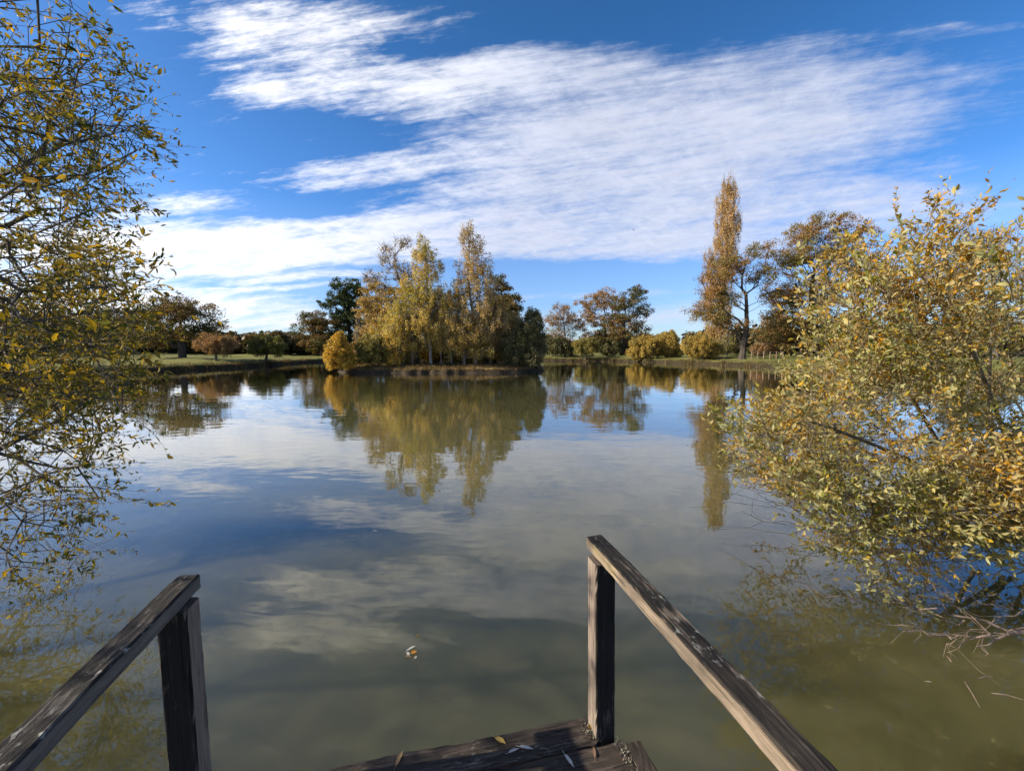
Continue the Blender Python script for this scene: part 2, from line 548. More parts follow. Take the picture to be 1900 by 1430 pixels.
def make_island():
    nth = 260
    th = np.linspace(-math.pi, math.pi, nth, endpoint=False)
    R = island_r(th)
    rng = np.random.default_rng(8)
    rings = [(1.5, -.9), (.25, -.12), (0, .10), (-.10, .26), (-.3, .36), (-.8, .45), (-1.6, .55), (-3, .65)]
    V = []
    for k, (off, z) in enumerate(rings):
        r = np.maximum(R + off, .4)
        zz = z + rng.normal(0, .025, nth) + .04 * np.sin(th * 31 + k)
        V.append(np.stack([IC[0] + r * np.cos(th), IC[1] + r * np.sin(th), zz], axis=1))
    V.append(np.array([[IC[0], IC[1], .7]]))
    v = np.concatenate(V); K = len(rings)
    i = np.arange(nth); j = (i + 1) % nth
    q = np.concatenate([np.stack([k * nth + i, k * nth + j, (k + 1) * nth + j, (k + 1) * nth + i], axis=1) for k in range(K - 1)])
    t = np.stack([(K - 1) * nth + i, (K - 1) * nth + j, np.full(nth, K * nth)], axis=1)
    mb = MB(); mb.add(v, [q, t])
    m, nt, out = newmat('leaf strewn island earth')
    tc = N(nt, 'ShaderNodeTexCoord')
    n2 = N(nt, 'ShaderNodeTexNoise', inp={'Scale': 4.0, 'Detail': 8.0, 'Roughness': .7}); nt.links.new(tc.outputs['Object'], n2.inputs['Vector'])
    a = ramp(nt, [(.3, (.10, .06, .025)), (.55, (.19, .125, .05)), (.72, (.16, .135, .045))]); nt.links.new(n2.outputs[0], a.inputs[0])
    b = ramp(nt, [(.3, (.02, .016, .011)), (.7, (.05, .038, .025))]); nt.links.new(n2.outputs[0], b.inputs[0])
    geo = N(nt, 'ShaderNodeNewGeometry'); sx = N(nt, 'ShaderNodeSeparateXYZ'); nt.links.new(geo.outputs['Position'], sx.inputs[0])
    k = ramp(nt, [(.34, (0, 0, 0)), (.46, (1, 1, 1))]); nt.links.new(math_n(nt, 'ADD', sx.outputs[2], math_n(nt, 'MULTIPLY', n2.outputs[0], .12)), k.inputs[0])
    p = N(nt, 'ShaderNodeBsdfPrincipled', inp={'Roughness': .95}); p.inputs['Specular IOR Level'].default_value = .1
    nt.links.new(mixrgb(nt, k.outputs[0], b.outputs[0], a.outputs[0]), p.inputs['Base Color']); nt.links.new(p.outputs[0], out.inputs[0])
    props(link_mesh('island_ground', mb.mesh('island_ground', None, True), m), 'low leaf strewn island bank in the middle of the pond', 'island', kind='structure')


make_island()


def blades(name, pts, h, w, mat, label, cat, seed, lean=.35):
    rng = np.random.default_rng(seed)
    n = len(pts)
    d = rng.normal(0, lean, (n, 3)); d[:, 2] = 1; d = norm(d)
    hh = (h * rng.uniform(.4, 1.3, n))[:, None]
    sd = norm(np.cross(d, rng.normal(0, 1, (n, 3)))) * w
    bend = rng.normal(0, .18, (n, 3)); bend[:, 2] = -.1
    v = np.stack([pts - sd, pts + sd, pts + d * hh * .6 + sd * .6, pts + d * hh + bend * hh, pts + d * hh * .6 - sd * .6], axis=1)
    b = (np.arange(n) * 5)[:, None]
    mb = MB(); mb.add(v.reshape(-1, 3), [b + np.array([[0, 1, 2, 4]]), b + np.array([[4, 2, 3]])])
    o = link_mesh(name, mb.mesh(name), mat)
    return props(o, label, cat, kind='stuff')


LF['dry'] = leaf_mat('dry grass', [(.14, .09, .036), (.19, .125, .05), (.10, .075, .028), (.075, .06, .022)], None, .3, .3)
LF['lawn'] = leaf_mat('bank grass', [(.10, .10, .028), (.14, .12, .04), (.16, .12, .045), (.08, .06, .028)], None, .3, .3)
rg = np.random.default_rng(31)
th = rg.uniform(-math.pi, math.pi, 9000); rr = island_r(th) - rg.uniform(.02, 2.6, 9000) ** 1.2
blades('dry_grass', np.stack([IC[0] + rr * np.cos(th), IC[1] + rr * np.sin(th), np.interp(island_r(th) - rr, [0, .1, .3, .8, 1.6, 3], [.08, .24, .34, .43, .53, .63])], axis=1),
       .32, .025, LF['dry'], 'dry brown grass and litter fringing the island bank', 'grass', 32)
ct = rg.uniform(-.5, math.pi + .2, 90); ci_ = rg.integers(0, 90, 3200); th = ct[ci_] + rg.normal(0, .012, 3200); off = rg.uniform(-.1, .5, 3200)
rr = shore_r(th) + off
blades('bank_rushes', np.stack([PC[0] + rr * np.cos(th), PC[1] + rr * np.sin(th), np.interp(off, [-.1, 0, .12, .3, .7], [-.12, -.06, .16, .40, .5])], axis=1),
       .62, .022, LF['dry'], 'ragged tufts of dry rushes along the far water edge', 'rushes', 36)
th = rg.uniform(-.6, math.pi + .35, 16000); off = .28 + rg.uniform(.0, 1.0, 16000) ** 1.5 * 1.4
rr = shore_r(th) + off
blades('bank_grass', np.stack([PC[0] + rr * np.cos(th), PC[1] + rr * np.sin(th), np.interp(off, [0, .12, .3, .7, 1.6], [-.05, .16, .40, .5, .58])], axis=1),
       .2, .03, LF['lawn'], 'rough grass hanging over the far pond bank', 'grass', 33)


def make_water():
    th = np.linspace(-math.pi, math.pi, 300, endpoint=False)
    R = shore_r(th) + .6
    v = np.concatenate([[[PC[0], PC[1], 0]], np.stack([PC[0] + R * np.cos(th), PC[1] + R * np.sin(th), np.zeros(300)], axis=1)])
    i = np.arange(300); j = (i + 1) % 300
    mb = MB(); mb.add(v, np.stack([np.zeros(300, int), i + 1, j + 1], axis=1))
    m, nt, out = newmat('murky green pond water')
    tc = N(nt, 'ShaderNodeTexCoord')
    def noise(scale, sc, det):
        mp = N(nt, 'ShaderNodeMapping'); mp.inputs['Scale'].default_value = sc; mp.inputs['Rotation'].default_value = (0, 0, .3)
        nt.links.new(tc.outputs['Object'], mp.inputs['Vector'])
        n_ = N(nt, 'ShaderNodeTexNoise', inp={'Scale': scale, 'Detail': det, 'Roughness': .55})
        nt.links.new(mp.outputs[0], n_.inputs['Vector'])
        return n_.outputs[0]
    a = noise(.9, (.5, 1, 1), 3.0)
    b = noise(5.0, (.45, 1, 1), 3.0)
    c = noise(.12, (.5, 1, 1), 2.0)
    kr = ramp(nt, [(.48, (.08, .08, .08)), (.62, (1, 1, 1))]); nt.links.new(c, kr.inputs[0])
    h = math_n(nt, 'ADD', math_n(nt, 'MULTIPLY', a, .008), math_n(nt, 'MULTIPLY', math_n(nt, 'MULTIPLY', b, .0050), kr.outputs[0]))
    bp = N(nt, 'ShaderNodeBump', inp={'Strength': 1.0, 'Distance': 1.0}); nt.links.new(h, bp.inputs['Height'])
    # suspended silt: paler and darker patches that belong to the water itself
    s = noise(.55, (1, 1, 1), 5.0)
    sc = ramp(nt, [(.3, (.104, .099, .040)), (.7, (.128, .118, .050))]); nt.links.new(s, sc.inputs[0])
    df = N(nt, 'ShaderNodeSubsurfaceScattering', falloff='BURLEY', inp={'Scale': .9, 'Radius': (1.0, 1.0, .6)}); nt.links.new(sc.outputs[0], df.inputs['Color'])
    tr = N(nt, 'ShaderNodeBsdfTransparent', inp={'Color': (.75, .8, .5, 1)})
    body = N(nt, 'ShaderNodeMixShader', inp={0: .36}); nt.links.new(df.outputs[0], body.inputs[1]); nt.links.new(tr.outputs[0], body.inputs[2])
    gl = N(nt, 'ShaderNodeBsdfGlossy', inp={'Roughness': .012, 'Color': (1, 1, 1, 1)}); nt.links.new(bp.outputs[0], gl.inputs['Normal'])
    fr = N(nt, 'ShaderNodeFresnel', inp={'IOR': 1.55}); nt.links.new(bp.outputs[0], fr.inputs['Normal'])
    mx = N(nt, 'ShaderNodeMixShader'); nt.links.new(math_n(nt, 'MULTIPLY', fr.outputs[0], 1.38, None, True), mx.inputs[0]); nt.links.new(body.outputs[0], mx.inputs[1]); nt.links.new(gl.outputs[0], mx.inputs[2])
    nt.links.new(mx.outputs[0], out.inputs[0])
    props(link_mesh('pond_water', mb.mesh('pond_water'), m), 'calm murky green pond mirroring trees and clouds', 'water', kind='structure')


make_water()

# ------------------------------------------------------------------ the trees of the photograph
G_IS = 'trees and shrubs on the island'
G_FB = 'trees along the far bank'
G_SH = 'round shrubs on the far bank'
# far left
tree('oak_tree', 'spreading bronze oak standing on the left meadow behind the overhanging sallow leaves', 'tree', 56, (339, 669),
     [(295, 588, 52, 20), (352, 578, 45, 18), (392, 602, 28, 12), (320, 564, 32, 13), (285, 622, 45, 18), (358, 612, 28, 12)], 'bronzeg', 'dark', 'oak', 170, 55, .2, .48, 11, (335, 600), G_FB, bf=.55)
tree('small_tree', 'small rust coloured round tree on the left grass bank', 'tree', 53, (400, 675), [(400, 638, 33, 17), (420, 644, 20, 14), (384, 640, 20, 14)], 'rust', 'grey', 'bush', 110, 60, .17, .14, 12, (402, 640), G_FB, clk=.8)
tree('small_tree', 'small green round topped tree at the water edge left of the island', 'tree', 58, (494, 670), [(496, 640, 29, 15), (482, 648, 18, 12), (513, 646, 20, 14)], 'greeny', 'dark', 'bush', 120, 65, .17, .16, 13, (496, 642), G_FB, clk=.8)
tree('oak_tree', 'small brown green oak at the left foot of the dark green tree', 'tree', 84, (598, 663), [(582, 594, 26, 14), (570, 612, 24, 12), (604, 612, 30, 18), (598, 636, 34, 14)], 'bronzeg', 'dark', 'oak', 110, 60, .26, .3, 14, (594, 600), G_FB)
tree('oak_tree', 'dark green leafy oak rising behind the left end of the island', 'tree', 88, (648, 663), [(645, 535, 26, 16), (630, 560, 32, 18), (662, 560, 26, 22), (632, 592, 34, 18), (662, 600, 34, 24), (640, 630, 32, 18)], 'green', 'dark', 'oak', 190, 85, .28, .42, 15, (648, 560), G_FB)
# island
tree('shrub', 'bright yellow drooping shrub at the left tip of the island', 'shrub', 39.4, (634, 689), [(628, 648, 22, 24), (620, 668, 20, 18), (640, 670, 18, 18), (630, 634, 13, 12)], 'yellow', 'dark', 'bush', 130, 75, .13, .05, 21, None, G_IS, zbase=.3, multi=6, clk=.62)
tree('shrub', 'olive green rounded shrub on the island beside the yellow one', 'shrub', 40.6, (706, 689), [(688, 646, 28, 24), (708, 656, 22, 20), (676, 662, 18, 14)], 'olive', 'dark', 'bush', 120, 70, .13, .08, 22, (700, 650), G_IS, zbase=.4, clk=.65)
tree('sapling', 'slim lemon yellow sapling in front of the dark trunk on the island', 'tree', 40.8, (732, 687), [(722, 640, 10, 16), (732, 660, 14, 16), (728, 625, 8, 12)], 'yellow', 'grey', 'birch', 50, 55, .13, .05, 23, None, G_IS, zbase=.45, clk=.6)
tree('twiggy_tree', 'half bare grey twiggy tree behind the left birch', 'tree', 45, (768, 684), [(722, 476, 22, 22), (748, 452, 16, 18), (700, 520, 26, 22), (735, 505, 22, 25), (680, 510, 10, 14), (760, 520, 25, 30)], 'birchb', 'grey', 'sparse', 110, 14, .15, .18, 24, (745, 520), G_IS, zbase=.6, clk=.8, tipr=.016)
tree('alder_tree', 'orange brown tree on the left half of the island', 'tree', 44, (716, 684), [(700, 555, 26, 24), (684, 575, 20, 20), (720, 590, 32, 28), (695, 615, 28, 24)], 'birchb', 'dark', 'oak', 110, 60, .16, .16, 25, (710, 580), G_IS, zbase=.6, clk=.7)
tree('oak_tree', 'stout dark trunked tree with golden green crown in the island middle', 'tree', 43.5, (773, 684), [(755, 570, 40, 34), (790, 590, 34, 34), (735, 615, 36, 26), (800, 630, 30, 20)], 'gold', 'dark', 'oak', 140, 55, .16, .30, 26, (772, 600), G_IS, zbase=.6, clk=.75)
tree('birch_tree', 'golden yellow birch, the left of the two tall ones on the island', 'birch', 41.5, (800, 687), [(788, 458, 17, 20), (790, 488, 26, 26), (784, 525, 32, 32), (780, 565, 42, 32), (772, 605, 50, 30), (735, 608, 34, 24), (820, 600, 30, 30), (700, 625, 22, 18), (745, 575, 28, 22)], 'birch', 'birch', 'birch', 330, 48, .13, .16, 27, (789, 440), G_IS, zbase=.5, clk=.85, bf=.25)
tree('birch_tree', 'tallest birch on the island, thin brown gold crown with white stem', 'birch', 41.8, (883, 688), [(868, 425, 11, 16), (872, 450, 20, 22), (880, 485, 30, 28), (884, 525, 36, 32), (885, 565, 42, 32), (878, 605, 44, 30), (845, 560, 16, 30), (910, 600, 32, 28), (850, 615, 26, 24)], 'birchb', 'birch', 'birch', 330, 36, .13, .15, 28, (869, 412), G_IS, zbase=.5, clk=.85, bf=.25)
tree('birch_tree', 'slender young birch leaning between the two tall birches', 'birch', 42.4, (838, 687), [(838, 580, 30, 36), (840, 545, 18, 22), (815, 560, 18, 26), (830, 620, 30, 28), (855, 640, 26, 22)], 'birch', 'birch', 'birch', 170, 44, .13, .08, 29, (838, 560), G_IS, zbase=.5, clk=.8)
tree('alder_tree', 'golden round crowned tree in front of the tallest birch on the island', 'tree', 41, (862, 688), [(858, 610, 30, 24), (850, 635, 34, 20), (880, 635, 30, 20), (900, 650, 26, 16)], 'gold', 'grey', 'bush', 140, 50, .13, .10, 34, (860, 615), G_IS, zbase=.45, clk=.75)
tree('alder_tree', 'amber bushy tree at the front of the island left of the stout trunk', 'tree', 41.2, (748, 688), [(745, 605, 30, 24), (735, 632, 36, 22), (762, 640, 26, 20)], 'birch', 'grey', 'bush', 120, 50, .13, .10, 35, (747, 610), G_IS, zbase=.45, clk=.75)
tree('oak_tree', 'dark leafy tree behind the tallest birch on the right', 'tree', 47.5, (918, 684), [(925, 526, 16, 16), (932, 556, 26, 22), (948, 582, 22, 22), (920, 590, 30, 26), (950, 615, 28, 22)], 'bronzeg', 'dark', 'oak', 120, 75, .18, .2, 30, (922, 570), G_IS, zbase=.6, clk=.7)
tree('alder_tree', 'bronze tree on the right half of the island', 'tree', 43.6, (905, 686), [(925, 570, 22, 20), (935, 598, 28, 24), (905, 620, 26, 26), (945, 625, 22, 20)], 'birchb', 'dark', 'oak', 95, 55, .15, .14, 31, (915, 600), G_IS, zbase=.6, clk=.7)
tree('willow_shrub', 'large dull dark willow bush at the right end of the island', 'shrub', 42, (972, 690), [(972, 622, 30, 30), (990, 605, 20, 26), (955, 645, 28, 24), (990, 650, 24, 28), (972, 668, 36, 16), (1002, 640, 12, 30)], 'shade', 'dark', 'bush', 260, 75, .14, .08, 32, None, G_IS, zbase=.3, multi=9, clk=.75)
for k, (px, py, rx, ry, lf, dd, lab) in enumerate([
        (850, 668, 16, 12, 'gold', 45.5, 'low golden undergrowth bush behind the white birch stems'),
        (800, 655, 16, 18, 'yellow', 46, 'yellow undergrowth bush just right of the stout dark trunk'),
        (925, 655, 18, 16, 'birch', 46, 'amber undergrowth bush between the tallest birch and the dark willow'),
        (755, 668, 14, 12, 'gold', 42.5, 'small golden bush left of the stout dark trunk'),
        (892, 668, 12, 10, 'birchb', 44.5, 'small brown bush at the foot of the tallest birch')]):
    tree('undergrowth_shrub', lab, 'shrub', dd, (px, 688), [(px, py, rx, ry)], lf, 'grey', 'bush', 40, 45, .13, .035, 40 + k, None, G_IS, zbase=.55, multi=5, clk=.6)
for k, (px, lf, lab) in enumerate([(792, 'bronzeg', 'dark thicket at the back of the island just right of the dark trunk'), (670, 'bronze', 'brown thicket at the back of the island behind the olive shrub'), (745, 'gold', 'dull gold thicket at the back of the island left of the dark trunk'),
                           (815, 'bronze', 'brown thicket at the back of the island behind the golden birch'), (862, 'olive', 'olive thicket at the back of the island between the tall birches'),
                           (900, 'birchb', 'amber thicket at the back of the island behind the tallest birch'), (945, 'bronzeg', 'dark brown thicket at the back of the island beside the dull willow')]):
    tree('thicket', lab, 'shrub', 47.3, (px, 680), [(px, 655, 30, 20), (px + 8, 640, 18, 14)], lf, 'grey', 'bush', 70, 45, .15, .04, 140 + k, None, G_IS, zbase=.5, multi=6, clk=.7)
# thin bare stems on the island
for k, (px, tp, dd, lean, lab) in enumerate([(765, 560, 41, 4, 'thin grey stem just left of the stout dark trunk'), (820, 575, 41.2, -8, 'thin pale stem right of the golden birch trunk'),
                                      (858, 600, 42.6, 6, 'thin bare stem midway between the tall birches'), (912, 585, 41.4, 3, 'thin dark stem right of the tallest birch'),
                                      (662, 600, 42.5, 2, 'thin bare stem between the yellow and olive shrubs')]):
    tree('bare_sapling', lab, 'tree', dd, (px, 688), [(px + lean, tp, 8, 16), (px + lean, tp + 25, 8, 10)], 'birchb', 'grey' if k != 3 else 'dark', 'sparse', 14, 5, .12, .055, 60 + k, (px + lean, tp), G_IS, zbase=.5, clk=.6)
# right far bank
tree('rust_tree', 'thin rust coloured tree just right of the island', 'tree', 86, (1048, 663), [(1045, 580, 22, 18), (1030, 600, 22, 18), (1062, 598, 22, 20), (1040, 628, 30, 20)], 'rust', 'grey', 'sparse', 120, 32, .24, .26, 71, (1046, 600), G_FB, clk=1.2)
tree('oak_tree', 'russet oak, left of the pair beyond the golden shrubs', 'tree', 88, (1125, 663), [(1120, 550, 24, 12), (1095, 566, 24, 13), (1140, 570, 22, 14), (1092, 592, 30, 14), (1130, 600, 30, 14), (1110, 625, 36, 14)], 'rust', 'dark', 'oak', 140, 42, .27, .4, 72, (1122, 590), G_FB, bf=.5)
tree('oak_tree', 'dark brown oak, right of the pair beyond the golden shrubs', 'tree', 85, (1152, 663), [(1182, 545, 20, 14), (1160, 560, 24, 14), (1190, 575, 17, 14), (1150, 590, 28, 16), (1182, 605, 22, 12), (1150, 622, 40, 16)], 'bronzeg', 'dark', 'oak', 140, 46, .26, .36, 73, (1160, 580), G_FB, bf=.5)
tree('dark_shrub', 'dark shaded thicket under the rust coloured tree', 'shrub', 84, (1035, 664), [(1030, 640, 26, 18), (1055, 648, 18, 12)], 'shade', 'dark', 'bush', 90, 60, .27, .06, 74, None, G_FB, multi=5, clk=1.2)
tree('dark_shrub', 'dark shaded thicket under the pair of oaks', 'shrub', 86, (1135, 664), [(1135, 645, 26, 14), (1165, 650, 16, 10)], 'shade', 'dark', 'bush', 90, 60, .27, .06, 75, None, G_FB, multi=5, clk=1.2)
tree('golden_shrub', 'small olive dome shaped shrub in front of the pair of oaks', 'shrub', 78, (1088, 666), [(1088, 645, 24, 15), (1092, 638, 16, 11)], 'olive', 'bush', 'bush', 130, 60, .2, .05, 76, None, G_SH, multi=8, clk=.9)
tree('golden_shrub', 'golden dome shrub, left of the touching pair by the far water edge', 'shrub', 73, (1195, 669), [(1196, 642, 26, 19), (1192, 655, 25, 13)], 'gold', 'bush', 'bush', 190, 62, .18, .05, 77, None, G_SH, zbase=.4, multi=9, clk=.85)
tree('golden_shrub', 'golden dome shrub, right of the touching pair by the far water edge', 'shrub', 74.5, (1236, 669), [(1234, 639, 28, 21), (1242, 652, 26, 14)], 'gold', 'bush', 'bush', 200, 62, .18, .05, 78, None, G_SH, zbase=.4, multi=9, clk=.85)
tree('golden_shrub', 'single large golden dome shrub in front of the poplar', 'shrub', 66, (1302, 672), [(1296, 642, 29, 22), (1315, 648, 24, 18)], 'gold', 'bush', 'bush', 210, 64, .17, .05, 79, None, G_SH, zbase=.4, multi=10, clk=.8)
tree('brown_shrub', 'brown twiggy shrub between the poplar and the trunk of the leaning oak', 'shrub', 70, (1348, 668), [(1345, 640, 20, 16), (1362, 650, 12, 10)], 'olive', 'grey', 'sparse', 60, 26, .19, .05, 80, None, G_SH, multi=6, clk=.8)
tree('rust_shrub', 'small rust coloured round shrub right of the leaning oak trunk', 'shrub', 71, (1410, 668), [(1410, 649, 15, 10)], 'rust', 'grey', 'bush', 60, 50, .19, .04, 81, None, G_SH, multi=6, clk=.8)
tree('poplar_tree', 'very tall narrow apricot coloured poplar', 'poplar', 84, (1336, 662), [(1350, 352, 12, 26), (1350, 385, 21, 34), (1349, 430, 25, 40), (1345, 480, 22, 40), (1342, 530, 22, 40), (1316, 490, 10, 40), (1316, 545, 13, 40), (1332, 590, 24, 36), (1326, 625, 20, 26)], 'poplar', 'poplar', 'poplar', 420, 36, .22, .34, 82, (1350, 335), G_FB, bf=.2, clk=1.15, bend=.003)
tree('oak_tree', 'leaning dark limbed oak with tiered bronze leaves in front of the poplar', 'tree', 62, (1377, 664), [(1412, 462, 24, 12), (1388, 480, 24, 13), (1352, 492, 34, 13), (1330, 515, 34, 13), (1302, 572, 26, 12), (1318, 588, 34, 12), (1412, 510, 24, 18), (1345, 555, 34, 16), (1432, 550, 20, 16), (1322, 540, 26, 11), (1360, 600, 26, 9)], 'bronze', 'dark', 'oak', 190, 42, .2, .42, 83, (1384, 545), G_FB, bf=.6, bend=.03)
tree('oak_tree', 'broad brown oak crown half behind the right sallow bush', 'tree', 64, (1500, 674), [(1530, 418, 42, 16), (1490, 440, 34, 20), (1580, 440, 34, 22), (1462, 480, 36, 24), (1520, 480, 50, 28), (1590, 500, 40, 28), (1455, 540, 36, 28), (1520, 550, 50, 30), (1452, 600, 40, 26), (1550, 610, 50, 30), (1440, 640, 20, 20)], 'bronze', 'dark', 'oak', 430, 62, .2, .50, 84, (1512, 500), G_FB, bf=.5)
tree('oak_tree', 'green brown tree close left of the broad brown oak low down', 'tree', 69, (1452, 668), [(1445, 590, 30, 18), (1435, 615, 28, 18), (1470, 620, 40, 26), (1462, 560, 20, 18)], 'bronzeg', 'dark', 'oak', 120, 55, .21, .3, 85, (1452, 600), G_FB)
tree('ivy_tree', 'half bare tree with ivy and upright top branches behind the right sallow bush', 'tree', 46, (1812, 700), [(1800, 480, 40, 28), (1790, 560, 36, 40), (1815, 610, 40, 40), (1770, 520, 20, 24)], 'ivy', 'grey', 'oak', 130, 50, .16, .26, 86, (1805, 500), G_FB)
tree('bare_tree', 'grey brown nearly bare tree far right with fine twigs against the sky', 'tree', 50, (1850, 700), [(1840, 440, 40, 22), (1880, 450, 36, 26), (1850, 500, 50, 36), (1775, 400, 12, 30), (1790, 420, 16, 30), (1900, 520, 50, 50)], 'birchb', 'grey', 'sparse', 150, 16, .16, .3, 87, (1845, 520), G_FB)


# distant woods: one mass
def woods():
    rng = np.random.default_rng(91)
    mb = MB(); mt = MB()
    rows = []
    for x0, x1, y0, y1, top, n in [(-260, -62, 95, 130, 6.0, 190), (-120, -40, 95, 130, 5.0, 170), (-75, 40, 125, 170, 5.0, 220), (30, 150, 110, 160, 6.5, 170),
                                   (45, 140, 55, 100, 6, 140), (-190, -60, 40, 95, 9, 130), (-84, -36, 84, 96, 4.2, 150)]:
        x = rng.uniform(x0, x1, n); y = rng.uniform(y0, y1, n)
        h = top * rng.uniform(.55, 1.1, n)
        for a, b, c in zip(x, y, h):
            w = c * rng.uniform(.35, .55)
            k = 190
            d = norm(rng.normal(0, 1, (k, 3))) * rng.uniform(.6, 1, (k, 1)) * np.array([w, w, c * .52])
            rows.append(d + np.array([a, b, 1.3 + c * .5]))
            tubes(mt, [[a, b, 1]], [[a, b, 1 + c * .7]], .2, .08, 4)
    P = np.concatenate(rows); P = P[P[:, 2] > .8]
    n = len(P)
    diamonds(mb, P, norm(rng.normal(0, 1, (n, 3))), norm(rng.normal(0, 1, (n, 3)) + [0, 0, .5]), rng.uniform(.6, 1.3, n), rng.uniform(.5, .9, n))
    root = link_mesh('distant_woods', mb.mesh('distant_woods'), LF['wood'])
    props(root, 'low far off line of brown and green woods on the skyline', 'woods', kind='stuff')


woods()

# ------------------------------------------------------------------ near sallows
def leafy_twigs(rng, mbw, mbl, A, D, L, nl, leafL, leafW, r0, droop=-.15, side=.8, up=.3):
    """twigs from A along D with alternate leaves; all arrays"""
    n = len(A)
    S_ = 4
    pts = [A]
    d = norm(D)
    for s in range(S_):
        d = norm(d + rng.normal(0, .13, (n, 3)) + np.array([0, 0, droop / S_]))
        pts.append(pts[-1] + d * (L / S_)[:, None])
    for s in range(S_):
        tubes(mbw, pts[s], pts[s + 1], r0 * (1 - s / (S_ + .5)), r0 * (1 - (s + 1) / (S_ + .5)), 4)
    pts = np.stack(pts, axis=1)            # n,S+1,3
    cnt = np.maximum(1, (nl * rng.uniform(.55, 1.3, n)).astype(int))
    ti = np.repeat(np.arange(n), cnt)
    m = len(ti)
    t = rng.uniform(.12, 1.0, m) ** .8 * S_
    k = np.minimum(t.astype(int), S_ - 1)
    fr = (t - k)[:, None]
    P = pts[ti, k] * (1 - fr) + pts[ti, k + 1] * fr
    td = norm(pts[ti, k + 1] - pts[ti, k])
    ax = norm(td * rng.uniform(.3, 1.1, (m, 1)) + norm(np.cross(td, rng.normal(0, 1, (m, 3)))) * side)
    nr = norm(rng.normal(0, .8, (m, 3)) + np.array([0, 0, up]))
    ll = leafL * rng.uniform(.35, 1.35, m)
    real_leaves(mbl, P, ax, nr, ll, ll * leafW * rng.uniform(.62, 1.4, m), rng.uniform(-.2, .9, m))


def left_sallow():
    rng = np.random.default_rng(101)
    foot = np.array([-5.9, 2.4, .35])
    root = empty('sallow_tree', tuple(foot), 'sallow tree overhanging the water from the left, green and yellow leaves on thin twigs', 'tree')
    edge_y = [-700, -300, 0, 130, 200, 280, 330, 380, 450, 520, 580, 650, 720, 800, 880, 980, 1050, 1100]
    edge_x = [430, 340, 215, 258, 285, 318, 285, 252, 255, 255, 282, 292, 290, 272, 235, 205, 165, 100]
    dens_y = [-700, 0, 120, 300, 420, 520, 600, 720, 830, 950, 1080]
    dens = [.5, .8, 1.0, .9, .65, .95, 1.5, 1.2, .75, .55, .3]
    C = []
    while len(C) < 2050:
        py = rng.uniform(-620, 1080)
        if rng.uniform(0, 1.5) > np.interp(py, dens_y, dens): continue
        if C and rng.uniform() < .62:              # gather round an earlier spray
            c = C[rng.integers(len(C))] + rng.normal(0, .13, 3)
            if c[2] > .22 and c[0] / c[1] < np.interp(715 - (c[2] - CAMZ) / c[1] * F - 67, edge_y, np.array(edge_x) - 20) / F - 950 / F and not (c[1] > 1.9 and c[2] > 4.9): C.append(c)
            continue
        d = rng.choice([rng.uniform(2.2, 3.2), rng.uniform(2.8, 4.6), rng.uniform(3.5, 6.0)], p=[.35, .4, .25])
        e = np.interp(py, edge_y, edge_x) - 40 * (3.0 / d)
        px = e - abs(rng.normal(0, 1)) * 170 - (rng.uniform(0, 350) if rng.uniform() < .45 else 0)
        c = at(px, py, d)
        if c[2] < .22 or px < -420: continue
        if c[1] > 1.9 and c[2] > 4.9: continue
        C.append(c)
    while len(C) < 2500:                       # the side of the crown over the bank and the jetty
        c = np.array([rng.uniform(-6.2, -2.7), rng.uniform(-1.0, 2.1), rng.uniform(.7, 5.2)])
        if c[0] > -1.45 * c[1] - .3 and c[1] > .2: continue
        C.append(c)
    while len(C) < 3400:
        c = np.array([rng.uniform(-6.6, -3.2), rng.uniform(-1.2, 2.2), rng.uniform(.5, 3.4)])
        if c[0] > -1.45 * c[1] - .3 and c[1] > .2: continue
        C.append(c)
    C = np.array(C)
    mbw, mbl = MB(), MB()
    stems = [np.array([foot, foot + [.35, .2, .8], foot + [.8, .5, 1.8], foot + [1.0, .8, 2.9], foot + [1.1, 1.0, 4.2]]),
             np.array([foot + [-.1, .25, 0], foot + [.3, .9, .45], foot + [.9, 1.7, .9], foot + [1.5, 2.3, 1.4]]),
             np.array([foot + [.1, -.2, 0], foot + [.5, -.3, 1.0], foot + [.9, -.5, 2.4], foot + [1.3, -.6, 3.8]])]
    lab = np.array([np.argmin([np.min(np.linalg.norm(s[1:] - c, axis=1)) for s in stems]) for c in C])
    Ds = np.zeros_like(C)
    for si, s in enumerate(stems):
        idx = np.where(lab == si)[0]
        if len(idx) == 0: continue
        # refine stem
        t = np.linspace(0, len(s) - 1, 12)
        s2 = np.stack([np.interp(t, np.arange(len(s)), s[:, k]) for k in range(3)], axis=1)
        p, q, e = grow(rng, s2, C[idx], .30, .22, .035, .10)
        r = branch_radii(q, .0026, .06 if si == 0 else .045, 2.2)
        wood_mesh(mbw, p, q, r, 6)
        dd = norm(p[e] - p[q[e]])
        Ds[idx] = dd
    # twigs continue the branches, sagging towards the water
    A = np.repeat(C, 2, axis=0); D = np.repeat(Ds, 2, axis=0)
    D = norm(D + rng.normal(0, .42, D.shape) + np.array([.35, .05, -.12]))
    L = rng.uniform(.16, .42, len(A))
    leafy_twigs(rng, mbw, mbl, A, D, L, 12.0, .042, .34, .0020, -.25)
    # finer bare twigs low over the water
    B = C[(C[:, 2] < 2.2)]
    B = B[rng.permutation(len(B))[:170]]
    D = norm(rng.normal(0, .35, B.shape) + np.array([.9, .15, .1]))
    leafy_twigs(rng, mbw, mbl, B, D, rng.uniform(.25, .55, len(B)), 2.0, .05, .36, .0018, -.1)
    link_mesh('branches', mbw.mesh('branches', foot), BK['willow'], root)
    link_mesh('foliage', mbl.mesh('foliage', foot), LF['left'], root)


left_sallow()


